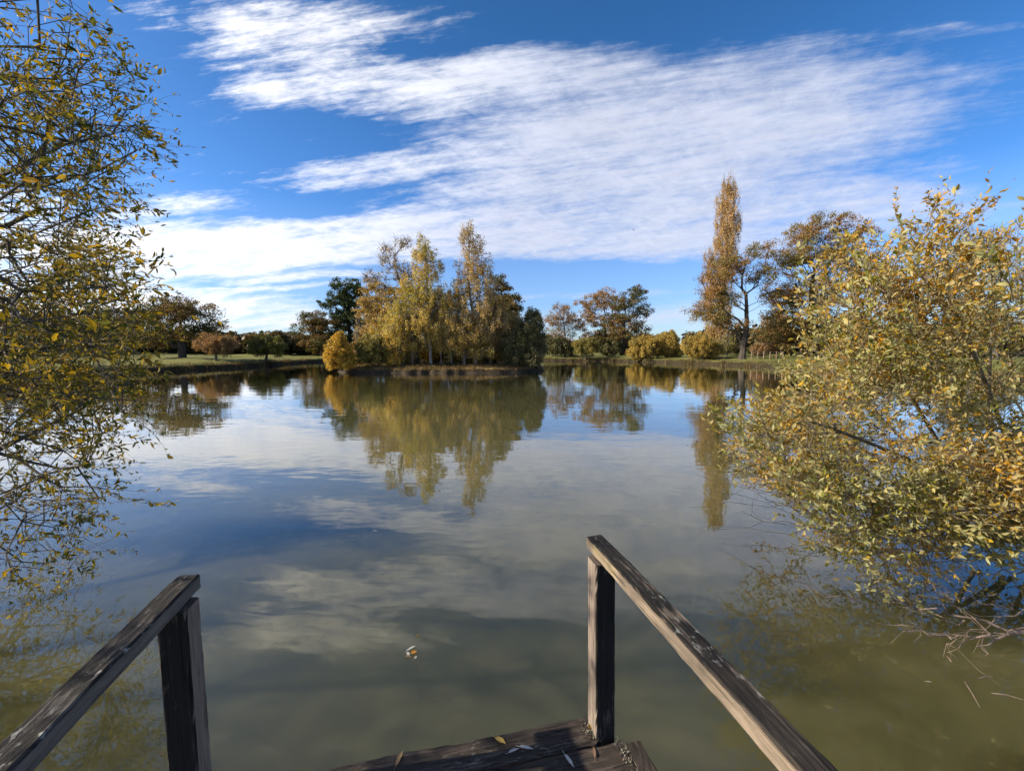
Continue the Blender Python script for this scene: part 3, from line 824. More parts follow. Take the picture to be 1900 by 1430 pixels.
def right_sallow():
    rng = np.random.default_rng(202)
    foot = np.array([5.4, 4.3, .3])
    root = empty('sallow_bush', tuple(foot), 'dense sallow bush on the right bank with silver backed and orange leaves', 'shrub')
    # outline of the bush seen from the jetty: left edge by height
    ey = [395, 430, 470, 520, 600, 680, 730, 770, 810, 850, 900, 960, 1020, 1080, 1130]
    ex = [1690, 1600, 1530, 1490, 1480, 1470, 1440, 1380, 1320, 1340, 1420, 1480, 1540, 1600, 1680]
    C = []
    while len(C) < 1800:
        py = rng.uniform(395, 1120)
        x0 = np.interp(py, ey, ex) + 18
        px = x0 + abs(rng.normal(0, 1)) * 210 if rng.uniform() < .6 else rng.uniform(x0, 2050)
        if px > 2080: continue
        # keep gaps
        if C and rng.uniform() < .6:
            c = C[rng.integers(len(C))] + rng.normal(0, .12, 3)
            cpx, cpy = 950 + c[0] / c[1] * F, 648 - (c[2] - CAMZ) / c[1] * F
            if c[2] > .12 and cpx > np.interp(cpy, ey, ex) + 10 and cpy > 400 and not (1020 < cpy and cpx > 1720): C.append(c)
            continue
        if py < 580 and rng.uniform() < np.interp(py, [395, 480, 600], [.9, .62, .12]): continue
        if 1020 < py and px > 1720 and rng.uniform() < .8: continue
        if py > 1000 and rng.uniform() < .35: continue
        if 1280 < px < 1460 and 690 < py < 760: continue
        if px < 1640 and py < 660 and rng.uniform() < .5: continue
        d = rng.uniform(3.1, 5.6) if py < 900 else rng.uniform(3.0, 4.2)
        c = at(px, py, d)
        if c[2] < .12: continue
        C.append(c)
    for k in range(330):                        # low sprays hanging over the water at the bank
        C.append(at(rng.uniform(1690, 1960), rng.uniform(840, 1045), rng.uniform(3.0, 4.0)))
    for k in range(45):
        C.append(at(rng.uniform(1560, 1950), rng.uniform(455, 600), rng.uniform(3.2, 5.0)))
    C = np.array(C)
    C = C[C[:, 2] > .1]
    mbw, mbl = MB(), MB()
    stems = []
    for tx, ty, td in ((1745, 520, 4.0), (1600, 600, 3.9), (1500, 780, 3.6), (1850, 560, 4.4), (1620, 980, 3.5), (1780, 900, 3.7), (1950, 700, 4.2)):
        tip = at(tx, ty, td)
        f0 = foot + np.array([rng.normal(0, .25), rng.normal(0, .2), 0])
        mid = f0 * .5 + tip * .5 + np.array([rng.normal(0, .1), rng.normal(0, .1), .15 if tip[2] > 1.5 else -.05])
        t = np.linspace(0, 1, 11)[:, None]
        stems.append((1 - t) ** 2 * f0 + 2 * t * (1 - t) * mid + t ** 2 * tip)
    lab = np.array([np.argmin([np.min(np.linalg.norm(s[2:] - c, axis=1)) for s in stems]) for c in C])
    Ds = np.zeros_like(C)
    for si, s in enumerate(stems):
        idx = np.where(lab == si)[0]
        if len(idx) == 0: continue
        p, q, e = grow(rng, s, C[idx], .30, .2, .03, .08)
        r = branch_radii(q, .0022, .021, 2.2)
        wood_mesh(mbw, p, q, r, 6)
        Ds[idx] = norm(p[e] - p[q[e]])
    A = np.repeat(C, 3, axis=0); D = np.repeat(Ds, 3, axis=0)
    D = norm(D + rng.normal(0, .42, D.shape) + np.array([-.2, -.1, .55]))
    L = rng.uniform(.14, .38, len(A))
    leafy_twigs(rng, mbw, mbl, A, D, L, 11.5, .043, .40, .0021, .05, .75, .2)
    # long upright shoots above the outline
    sh = [(1745, 362, 1738, 520, 3.2), (1612, 402, 1625, 560, 3.1), (1485, 470, 1530, 640, 3.2), (1885, 330, 1890, 520, 3.0), (1700, 430, 1705, 560, 3.4), (1660, 480, 1665, 600, 3.3),
          (1800, 440, 1790, 560, 3.5), (1555, 520, 1580, 640, 3.3), (1895, 410, 1880, 560, 2.7), (1428, 700, 1500, 780, 3.3), (1290, 815, 1420, 850, 3.2), (1330, 760, 1430, 800, 3.3), (1840, 470, 1830, 600, 3.3), (1500, 560, 1545, 660, 3.2)]
    sh += [(x + rng.uniform(-25, 15), rng.uniform(405, 470), x, 560, rng.uniform(3.0, 3.8)) for x in np.arange(1500, 1900, 22)]
    A = np.array([at(c, d_, dd) for a, b, c, d_, dd in sh]); E = np.array([at(a, b, dd - .15) for a, b, c, d_, dd in sh])
    leafy_twigs(rng, mbw, mbl, A, E - A, np.linalg.norm(E - A, axis=1), 20, .062, .40, .0038, .05, .55, .1)
    link_mesh('branches', mbw.mesh('branches', foot), BK['bush'], root)
    # bleached bare twigs reaching over the water
    mbd = MB(); dummy = MB()
    def dead(p0, p1, d0, d1, r, kids, seed, sag=.0):
        rg_ = np.random.default_rng(seed)
        a, b = at(*p0, d0), at(*p1, d1)
        t = np.linspace(0, 1, 9)[:, None]
        pts = a + (b - a) * t
        pts[:, 2] += (sag * 4 * t * (1 - t))[:, 0]
        pts[1:-1] += rg_.normal(0, .018, (7, 3))
        r = r * .72; polytube(mbd, pts, np.linspace(r, r * .22, 9), 5)
        for k in range(kids):
            i = rg_.integers(2, 8)
            dr = norm(norm(b - a) + rg_.normal(0, .6, 3))
            L = rg_.uniform(.1, .38)
            q = pts[i] + dr * L * .5 + rg_.normal(0, .015, 3)
            e = q + norm(dr + rg_.normal(0, .35, 3)) * L * .5
            polytube(mbd, [pts[i], q, e], [r * .35, r * .25, r * .1], 4)
    for k in range(15):
        y0 = rng.uniform(880, 1010)
        dead((rng.uniform(1500, 1620), y0), (rng.uniform(1265, 1430), y0 - rng.uniform(-15, 90)), 3.7, rng.uniform(3.2, 3.8), .005, 5, 300 + k, rng.uniform(-.05, .05))
    dead((1600, 1118), (1335, 1018), 3.35, 3.5, .008, 4, 401, -.05)
    for k, (a, b, da, db, r) in enumerate([((1900, 1165), (1640, 1115), 3.0, 3.1, .014), ((1900, 1172), (1765, 1185), 2.95, 2.9, .016), ((1765, 1185), (1660, 1160), 2.9, 2.95, .009),
                                           ((1900, 1060), (1740, 1060), 3.2, 3.1, .009), ((1880, 1130), (1720, 1100), 3.0, 3.05, .007), ((1764, 1180), (1762, 1225), 2.9, 2.86, .004),
                                           ((1825, 1185), (1822, 1228), 2.9, 2.86, .004), ((1850, 1100), (1700, 1085), 3.1, 3.2, .006), ((1790, 1150), (1670, 1125), 3.05, 3.1, .006),
                                           ((1900, 1130), (1770, 1175), 3.0, 2.95, .008)]):
        dead(a, b, da, db, r, 6, 420 + k, -.01)
    link_mesh('dead_twigs', mbd.mesh('dead_twigs', foot), BK['dead'], root)
    link_mesh('foliage', mbl.mesh('foliage', foot), LF['right'], root)


right_sallow()

# ------------------------------------------------------------------ jetty
def wood_mat(name, side1, side2, topdark, lichen=.5, algae=1.0, yellow=False, black_faces=False):
    m, nt, out = newmat(name)
    tc = N(nt, 'ShaderNodeTexCoord')
    mp = N(nt, 'ShaderNodeMapping'); mp.inputs['Scale'].default_value = (2.2, 42, 42)
    nt.links.new(tc.outputs['Object'], mp.inputs['Vector'])
    g = N(nt, 'ShaderNodeTexNoise', inp={'Scale': 1.6, 'Detail': 8.0, 'Roughness': .68, 'Distortion': .05}); nt.links.new(mp.outputs[0], g.inputs['Vector'])
    mpb = N(nt, 'ShaderNodeMapping'); mpb.inputs['Scale'].default_value = (1.0, 2.2, 2.2); nt.links.new(tc.outputs['Object'], mpb.inputs['Vector'])
    big = N(nt, 'ShaderNodeTexNoise', inp={'Scale': 5.0, 'Detail': 5.0, 'Roughness': .6}); nt.links.new(mpb.outputs[0], big.inputs['Vector'])
    fine = N(nt, 'ShaderNodeTexNoise', inp={'Scale': 60.0, 'Detail': 6.0, 'Roughness': .72}); mpf = N(nt, 'ShaderNodeMapping'); mpf.inputs['Scale'].default_value = (.45, 1, 1); nt.links.new(tc.outputs['Object'], mpf.inputs['Vector']); nt.links.new(mpf.outputs[0], fine.inputs['Vector'])
    r = ramp(nt, [(.32, side1), (.62, side2)]); nt.links.new(g.outputs[0], r.inputs[0])
    col = r.outputs[0]
    geo = N(nt, 'ShaderNodeNewGeometry'); sx = N(nt, 'ShaderNodeSeparateXYZ'); nt.links.new(geo.outputs['True Normal'], sx.inputs[0])
    topk = math_n(nt, 'SUBTRACT', sx.outputs[2], .35, None, True)
    topk = math_n(nt, 'MULTIPLY', topk, 3.0, None, True)
    # black algae on the upward face, ragged over the arris
    al = math_n(nt, 'ADD', topk, math_n(nt, 'MULTIPLY', math_n(nt, 'ADD', math_n(nt, 'MULTIPLY', math_n(nt, 'SUBTRACT', big.outputs[0], .55), .7), math_n(nt, 'MULTIPLY', math_n(nt, 'SUBTRACT', g.outputs[0], .5), 1.1)), 1.0))
    alr = ramp(nt, [(.25, (0, 0, 0)), (.80, (1, 1, 1))]); nt.links.new(math_n(nt, 'MULTIPLY', al, algae), alr.inputs[0])
    dk = ramp(nt, [(.36, tuple(x * .45 for x in topdark)), (.50, topdark), (.62, tuple(x * 2.6 for x in topdark)), (.74, (.14, .115, .095))]); nt.links.new(g.outputs[0], dk.inputs[0])
    col = mixrgb(nt, alr.outputs[0], col, dk.outputs[0])
    if yellow:
        yk = N(nt, 'ShaderNodeTexNoise', inp={'Scale': 2.2, 'Detail': 2.0}); nt.links.new(tc.outputs['Object'], yk.inputs['Vector'])
        yr = ramp(nt, [(.58, (0, 0, 0)), (.70, (.6, .6, .6))]); nt.links.new(yk.outputs[0], yr.inputs[0])
        col = mixrgb(nt, math_n(nt, 'MULTIPLY', yr.outputs[0], math_n(nt, 'SUBTRACT', 1.0, topk)), col, (.42, .33, .08))
    if black_faces:                      # shade painted black into the two faces across the jetty, with algae stain
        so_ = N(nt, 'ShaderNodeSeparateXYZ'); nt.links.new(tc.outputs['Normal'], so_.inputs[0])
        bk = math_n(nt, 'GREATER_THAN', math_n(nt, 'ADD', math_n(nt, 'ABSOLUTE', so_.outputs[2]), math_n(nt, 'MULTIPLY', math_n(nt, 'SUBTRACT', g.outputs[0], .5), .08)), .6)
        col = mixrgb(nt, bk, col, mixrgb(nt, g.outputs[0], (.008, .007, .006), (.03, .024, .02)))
    mpc = N(nt, 'ShaderNodeMapping'); mpc.inputs['Scale'].default_value = (3.0, 75, 75); nt.links.new(tc.outputs['Object'], mpc.inputs['Vector'])
    ck = N(nt, 'ShaderNodeTexNoise', inp={'Scale': 1.5, 'Detail': 3.0, 'Roughness': .5}); nt.links.new(mpc.outputs[0], ck.inputs['Vector'])
    cr_ = ramp(nt, [(.36, (.22, .2, .18)), (.43, (1, 1, 1))]); nt.links.new(ck.outputs[0], cr_.inputs[0])
    col = mixrgb(nt, .85, col, cr_.outputs[0], 'MULTIPLY')
    wr = ramp(nt, [(.62, (0, 0, 0)), (.74, (.75, .75, .75))]); nt.links.new(math_n(nt, 'ADD', math_n(nt, 'MULTIPLY', big.outputs[0], .55), math_n(nt, 'MULTIPLY', g.outputs[0], .6)), wr.inputs[0])
    col = mixrgb(nt, wr.outputs[0], col, side2)
    # pale lichen flecks
    lk = ramp(nt, [(.55, (0, 0, 0)), (.63, (1, 1, 1))]); nt.links.new(fine.outputs[0], lk.inputs[0])
    lb = ramp(nt, [(.45, (0, 0, 0)), (.62, (.9, .9, .9))])
    big2 = N(nt, 'ShaderNodeTexNoise', inp={'Scale': 7.0, 'Detail': 3.0}); nt.links.new(tc.outputs['Object'], big2.inputs['Vector']); nt.links.new(big2.outputs[0], lb.inputs[0])
    lf = math_n(nt, 'MULTIPLY', math_n(nt, 'MULTIPLY', lk.outputs[0], lb.outputs[0]), math_n(nt, 'MULTIPLY', topk, lichen))
    col = mixrgb(nt, lf, col, (.27, .27, .24))
    p = N(nt, 'ShaderNodeBsdfPrincipled', inp={'Roughness': .85}); p.inputs['Specular IOR Level'].default_value = .25
    hh = math_n(nt, 'ADD', g.outputs[0], math_n(nt, 'MULTIPLY', fine.outputs[0], .5))
    bp = N(nt, 'ShaderNodeBump', inp={'Strength': 1.0, 'Distance': .006}); nt.links.new(hh, bp.inputs['Height'])
    nt.links.new(bp.outputs[0], p.inputs['Normal']); nt.links.new(col, p.inputs['Base Color']); nt.links.new(p.outputs[0], out.inputs[0])
    return m


W_RAIL = wood_mat('weathered rail wood', (.115, .088, .064), (.25, .195, .145), (.017, .0135, .011), 1.0, 1.0, True)
W_RAILD = wood_mat('dark grey rail wood', (.075, .064, .055), (.16, .138, .12), (.014, .012, .011), 1.0, .95)  # darker, greyer version of the rail wood
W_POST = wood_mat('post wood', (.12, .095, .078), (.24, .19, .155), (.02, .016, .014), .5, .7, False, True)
W_DECK = wood_mat('dark deck board', (.06, .045, .036), (.12, .095, .075), (.022, .0165, .0135), .5, .75)


def timber(name, c, ax, up, L, w, h, mat, parent, seed, bev=.006, rough=.0016, pl=None):
    """a sawn timber of its own: centre c, length along ax; worn arrises and slightly wavy faces"""
    rng = np.random.default_rng(seed)
    ax = np.asarray(ax, float) / np.linalg.norm(ax)
    up = np.asarray(up, float); up = up - ax * np.dot(up, ax); up /= np.linalg.norm(up)
    sd = np.cross(up, ax)
    n = max(4, int(L / .03))
    xs = np.linspace(-L / 2, L / 2, n + 1)
    a, b = w / 2, h / 2
    def edge(p, q, k):
        return [tuple(np.array(p) * (1 - t) + np.array(q) * t) for t in np.linspace(0, 1, k, endpoint=False)]
    prof = (edge((-a + bev, -b), (a - bev, -b), 4) + edge((a - bev, -b), (a, -b + bev), 1) + edge((a, -b + bev), (a, b - bev), 4) + edge((a, b - bev), (a - bev, b), 1) +
            edge((a - bev, b), (-a + bev, b), 5) + edge((-a + bev, b), (-a, b - bev), 1) + edge((-a, b - bev), (-a, -b + bev), 4) + edge((-a, -b + bev), (-a + bev, -b), 1))
    prof = np.array(prof); k = len(prof)
    V = np.zeros((n + 1, k, 3))
    V[:, :, 0] = xs[:, None]
    V[:, :, 1:] = prof[None]
    wob = np.cumsum(rng.normal(0, rough * .5, (n + 1, 2)), axis=0); wob -= np.linspace(0, 1, n + 1)[:, None] * wob[-1]
    V[:, :, 1:] += wob[:, None] * .6 + rng.normal(0, rough * .55, (n + 1, k, 2))
    V[0, :, 0] += rng.normal(0, rough * 2, k); V[-1, :, 0] += rng.normal(0, rough * 2, k)
    f = []
    for r in range(n):
        for i in range(k):
            j = (i + 1) % k
            f.append((r * k + i, r * k + j, (r + 1) * k + j, (r + 1) * k + i))
    mb = MB()
    Vv = V.reshape(-1, 3)
    c0 = np.array([[xs[0], 0, 0]]); c1 = np.array([[xs[-1], 0, 0]])
    nv = len(Vv)
    t0 = [(nv, (i + 1) % k, i) for i in range(k)]
    t1 = [(nv + 1, n * k + i, n * k + (i + 1) % k) for i in range(k)]
    mb.add(np.concatenate([Vv, c0, c1]), [np.array(f), np.array(t0 + t1)])
    o = link_mesh(name, mb.mesh(name), mat, parent)
    M = Matrix(((ax[0], sd[0], up[0], c[0]), (ax[1], sd[1], up[1], c[1]), (ax[2], sd[2], up[2], c[2]), (0, 0, 0, 1)))
    if parent is not None:
        M = Matrix.Translation(parent.location).inverted() @ M
    o.matrix_local = M
    if pl: o['label'] = pl
    return o


RA = np.array([-.226, 1.0, 0.0]); RA /= np.linalg.norm(RA)      # along the jetty, towards the pond
RB = np.array([RA[1], -RA[0], 0.0])                             # across, to the right
DZ = .60
jroot = empty('wooden_jetty', (0, 0, DZ), 'weathered wooden jetty with dark deck boards and a handrail on each side', 'jetty')
fr = np.array([.319, 1.715, 0])             # right end of the front edge
def jp(along, across, z):                    # metres back from the front edge / right of the first board's end
    p = fr - RA * along + RB * across
    return np.array([p[0], p[1], z])


Z3 = np.array([0, 0, 1.0])
bw = .138
for k in range(14):
    x1 = .0 if k == 0 else .098
    x0 = -1.47
    timber('deck_board', jp(bw * k + bw / 2 - .003, (x0 + x1) / 2, DZ - .016 - .002 * (k % 2)), RB, Z3, x1 - x0, bw - .011, .032, W_DECK, jroot, 500 + k, .006, .0020)
# side beams and cross beam under the boards
timber('side_beam', jp(1.06, .142, DZ - .068), RA, Z3, 1.80, .075, .135, W_DECK, jroot, 530, .006, .0025, 'right side beam crusted with grey lichen')
timber('side_beam', jp(1.06, -1.52, DZ - .068), RA, Z3, 1.80, .075, .135, W_DECK, jroot, 531, .006, .0025)
timber('cross_beam', jp(.10, -.72, DZ - .10), RB, Z3, 1.40, .06, .12, W_DECK, jroot, 532)
RZ = 1.40
def rail(y_front, x_front, mat, lab, seed):
    c = np.array([x_front, y_front, 0]) - RA * .86
    timber('handrail', (c[0], c[1], RZ - .0275), RA, Z3, 1.76, .074, .055, mat, jroot, seed, .006, .0011, lab)
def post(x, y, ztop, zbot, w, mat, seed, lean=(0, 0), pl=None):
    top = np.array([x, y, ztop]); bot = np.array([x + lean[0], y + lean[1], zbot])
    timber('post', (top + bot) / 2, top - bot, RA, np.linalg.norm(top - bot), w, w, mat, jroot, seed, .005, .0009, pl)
rail(1.735, .362, W_RAIL, 'pale sided rail with lichen flecked dark top', 541)
rail(1.415, -1.150, W_RAILD, 'grey rail with lichen patches on top', 542)
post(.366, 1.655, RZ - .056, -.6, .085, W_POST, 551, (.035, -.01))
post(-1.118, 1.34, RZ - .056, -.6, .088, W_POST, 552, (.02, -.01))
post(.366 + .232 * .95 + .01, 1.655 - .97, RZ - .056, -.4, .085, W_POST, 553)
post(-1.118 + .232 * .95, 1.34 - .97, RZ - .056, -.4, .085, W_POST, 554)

# lichen crust at the post foot and along the board ends
def lichen():
    rng = np.random.default_rng(610)
    m = leaf_mat('grey green lichen', [(.10, .10, .08), (.20, .20, .17), (.13, .14, .08), (.06, .055, .045)], [(.17, .13, .10), (.26, .25, .21)], 9.0, .15)
    for n, fa, fb, z in ((330, lambda: rng.normal(.075, .018), lambda: rng.normal(.005, .018), DZ), (35, lambda: rng.normal(.15, .012), lambda: rng.normal(.088, .012), DZ - .004),
                         (70, lambda: .17 + abs(rng.normal(0, .07)), lambda: .088 + rng.normal(0, .011), DZ)):
        P = np.array([jp(fa(), fb(), z + abs(rng.normal(0, .003))) for k in range(n)])
        mb = MB()
        ax = norm(rng.normal(0, 1, (n, 3)) + [0, 0, .4]); nr = norm(rng.normal(0, 1, (n, 3)))
        diamonds(mb, P, ax, nr, rng.uniform(.004, .011, n), rng.uniform(.003, .008, n))
        link_mesh('lichen', mb.mesh('lichen', (0, 0, DZ)), m, jroot)
    mb = MB()
    P = np.array([jp(rng.normal(.062, .008), rng.normal(.012, .010), DZ + abs(rng.normal(.004, .006))) for k in range(160)]); n = len(P)
    diamonds(mb, P, norm(rng.normal(0, 1, (n, 3)) + [0, 0, .5]), norm(rng.normal(0, 1, (n, 3))), rng.uniform(.006, .016, n), rng.uniform(.003, .007, n))
    link_mesh('moss', mb.mesh('moss', (0, 0, DZ)), leaf_mat('orange moss', [(.30, .17, .02), (.22, .14, .02), (.36, .22, .04)]), jroot)


lichen()

# ------------------------------------------------------------------ fallen leaves
def one_leaf(name, label, p, ang, L, W, mat, seed, group, lift=.003, curl=.5):
    rng = np.random.default_rng(seed)
    mb = MB()
    real_leaves(mb, np.array([[-L / 2, 0, 0.0]]), np.array([[1.0, 0, rng.normal(0, .06)]]), np.array([[rng.normal(0, .12), rng.normal(0, .15), 1.0]]), np.array([L]), np.array([W]), np.array([curl * .3]))
    tubes(mb, [[-L / 2 - L * .18, 0.002, .001]], [[-L / 2, 0, 0]], .0008, .0008, 4)
    me = mb.mesh(name)
    zmin = min(v.co.z for v in me.vertices)
    o = link_mesh(name, me, mat)
    o.location = (p[0], p[1], p[2] + lift - zmin)
    o.rotation_euler = (0, 0, ang)
    return props(o, label, 'leaf', group)


M_SIL = leaf_mat('silver fallen leaf', [(.42, .40, .37), (.5, .48, .44)], None, .3, .15)
M_TAN = leaf_mat('tan fallen leaf', [(.33, .20, .09), (.38, .24, .11)], None, .3, .2)
M_ORA = leaf_mat('orange fallen leaf', [(.55, .22, .04), (.6, .26, .05)], None, .3, .25)
M_BRN = leaf_mat('brown fallen leaf', [(.17, .10, .06), (.2, .12, .08)], None, .3, .2)
M_YEL = leaf_mat('yellow fallen leaf', [(.48, .32, .06), (.55, .36, .1)], None, .3, .25)
G_D, G_W = 'fallen leaves on the jetty deck', 'leaves floating on the pond'
for k, (px, py, ang, L, W, m, lab) in enumerate([
        (741, 1408, 1.45, .075, .018, M_TAN, 'curled tan leaf lying on the front edge of the deck at its left'),
        (928, 1374, -.5, .055, .026, M_YEL, 'crumpled yellow brown leaf on the first deck board'),
        (953, 1394, .55, .055, .016, M_SIL, 'silver leaf on the deck, left one of the touching two'),
        (976, 1388, -.12, .062, .015, M_SIL, 'silver leaf on the deck, right one of the touching two'),
        (1056, 1412, -1.0, .062, .016, M_SIL, 'lone silver leaf on the second deck board'),
        (1102, 1396, 1.5, .055, .012, M_BRN, 'narrow brown leaf near the lichen on the deck')]):
    u_, v_ = uv(px, py)
    t = (DZ - CAMZ) / v_
    one_leaf('fallen_leaf', lab, (u_ * t, t, DZ), ang, L, W, m, 700 + k, G_D, .002)
for k, (px, py, ang, L, W, m, lab) in enumerate([
        (762, 1204, .75, .085, .022, M_SIL, 'pale boat shaped leaf at the top of the floating clump'),
        (757, 1214, -.9, .045, .022, M_SIL, 'short whitish leaf at the left of the floating clump'),
        (768, 1211, .9, .055, .035, M_ORA, 'orange leaf in the floating clump'),
        (757, 1219, .1, .05, .02, M_TAN, 'tan leaf at the bottom of the floating clump'),
        (771, 1220, 1.4, .03, .018, M_SIL, 'small white leaf at the lower right of the floating clump'),
        (776, 1179, .9, .035, .022, M_YEL, 'small yellow leaf floating alone above the clump'),
        (1724, 1266, .0, .045, .014, M_SIL, 'pale leaf floating on the water left of the drifting sticks'),
        (696, 986, .2, .06, .03, M_SIL, 'tiny pale leaf floating far out in the open water')]):
    p = ground_pt(px, py)
    one_leaf('floating_leaf', lab, p, ang, L, W, m, 730 + k, G_W, .004)
for k, (a, b, r, lab) in enumerate([((1790, 1265), (1818, 1312), .003, 'thin stick drifting on the water, the steep one'), ((1815, 1259), (1842, 1256), .004, 'short pale stick drifting nearest the bush'),
                               ((1840, 1286), (1898, 1298), .003, 'dark stick drifting at the right edge of the photo'), ((1765, 1228), (1757, 1218), .004, 'stubby pale stick under the dead branches')]):
    pa, pb = ground_pt(*a), ground_pt(*b)
    mid = (pa + pb) / 2 + np.array([.01, .012, .0])
    c = (pa + pb) / 2
    mb = MB(); polytube(mb, np.array([pa, mid, pb]) - c + [0, 0, .001], [r, r * .9, r * .5], 6)
    o = link_mesh('floating_stick', mb.mesh('floating_stick'), BK['dead']); o.location = (c[0], c[1], .002)
    props(o, lab, 'stick', 'sticks drifting by the right bush')

# sunken leaf litter seen through the murk near the right bush
rg = np.random.default_rng(801)
pts = []
while len(pts) < 2600:
    px, py = rg.uniform(1230, 2000), rg.uniform(1060, 1500)
    if rg.uniform() > np.interp(px, [1230, 1450, 1700], [.05, .6, 1]): continue
    p = ground_pt(px, py); p[2] = -abs(rg.normal(0, .04)) - .008
    pts.append(p)
pts = np.array(pts); n = len(pts)
mb = MB()
a = rg.uniform(0, 6.28, n)
diamonds(mb, pts, np.stack([np.cos(a), np.sin(a), rg.normal(0, .15, n)], axis=1), norm(rg.normal(0, .3, (n, 3)) + [0, 0, 1]), rg.uniform(.012, .05, n), rg.uniform(.005, .014, n))
props(link_mesh('sunken_litter', mb.mesh('sunken_litter'), leaf_mat('sunken litter', [(.30, .20, .06), (.42, .28, .08), (.26, .24, .08), (.5, .42, .25)], None, .3, .1)),
      'scattered leaf bits suspended in the murky water by the right bush', 'leaf litter', kind='stuff')

# a bird high in the cloud, and the wire fence by the oak
def bird():
    p = at(1176, 427, 120)
    root = empty('bird', tuple(p), 'small dark bird flying high in front of the white cloud', 'bird')
    mb = MB()
    polytube(mb, [(-.28, 0, 0), (-.15, 0, .01), (0, 0, .02), (.14, 0, .01), (.24, 0, .0)], [.01, .06, .075, .05, .008], 8)
    mbk = bark_mat('dark plumage', (.03, .03, .032), (.06, .06, .06))
    link_mesh('body', mb.mesh('body'), mbk, root)
    for s in (-1, 1):
        mb = MB()
        v = np.array([(.1, 0, .03), (-.08, 0, .03), (-.05, s * .25, .16), (.12, s * .25, .17), (-.06, s * .55, .2), (.03, s * .55, .205)])
        mb.add(np.concatenate([v, v - [0, 0, .015]]), [np.array([(0, 3, 2, 1), (3, 5, 4, 2), (7, 8, 9, 6), (8, 10, 11, 9), (0, 6, 9, 3), (3, 9, 11, 5), (1, 2, 8, 7), (2, 4, 10, 8), (4, 5, 11, 10)])])
        link_mesh('wing', mb.mesh('wing'), mbk, root)
    root.rotation_euler = (0, 0, 2.2)


bird()


def fence():
    p0, p1 = at(1394, 664, 60), at(1452, 666, 58)
    root = empty('wire_fence', tuple(p0), 'low fence of thin posts and wire right of the leaning oak', 'fence')
    n = 6
    for k in range(n):
        q = p0 + (p1 - p0) * k / (n - 1) - p0
        mb = MB(); polytube(mb, [q + [0, 0, -.3], q + [0, 0, .5], q + [.02, 0, 1.0]], [.05, .048, .045], 6)
        link_mesh('fence_post', mb.mesh('fence_post'), BK['poplar'], root)
    mb = MB()
    e = p1 - p0
    for z in (.35, .65, .92):
        polytube(mb, [np.array([0, 0, z]), e * .5 + [0, 0, z - .02], e + [0, 0, z]], [.008] * 3, 4)
    link_mesh('wire', mb.mesh('wire'), BK['grey'], root)


fence()

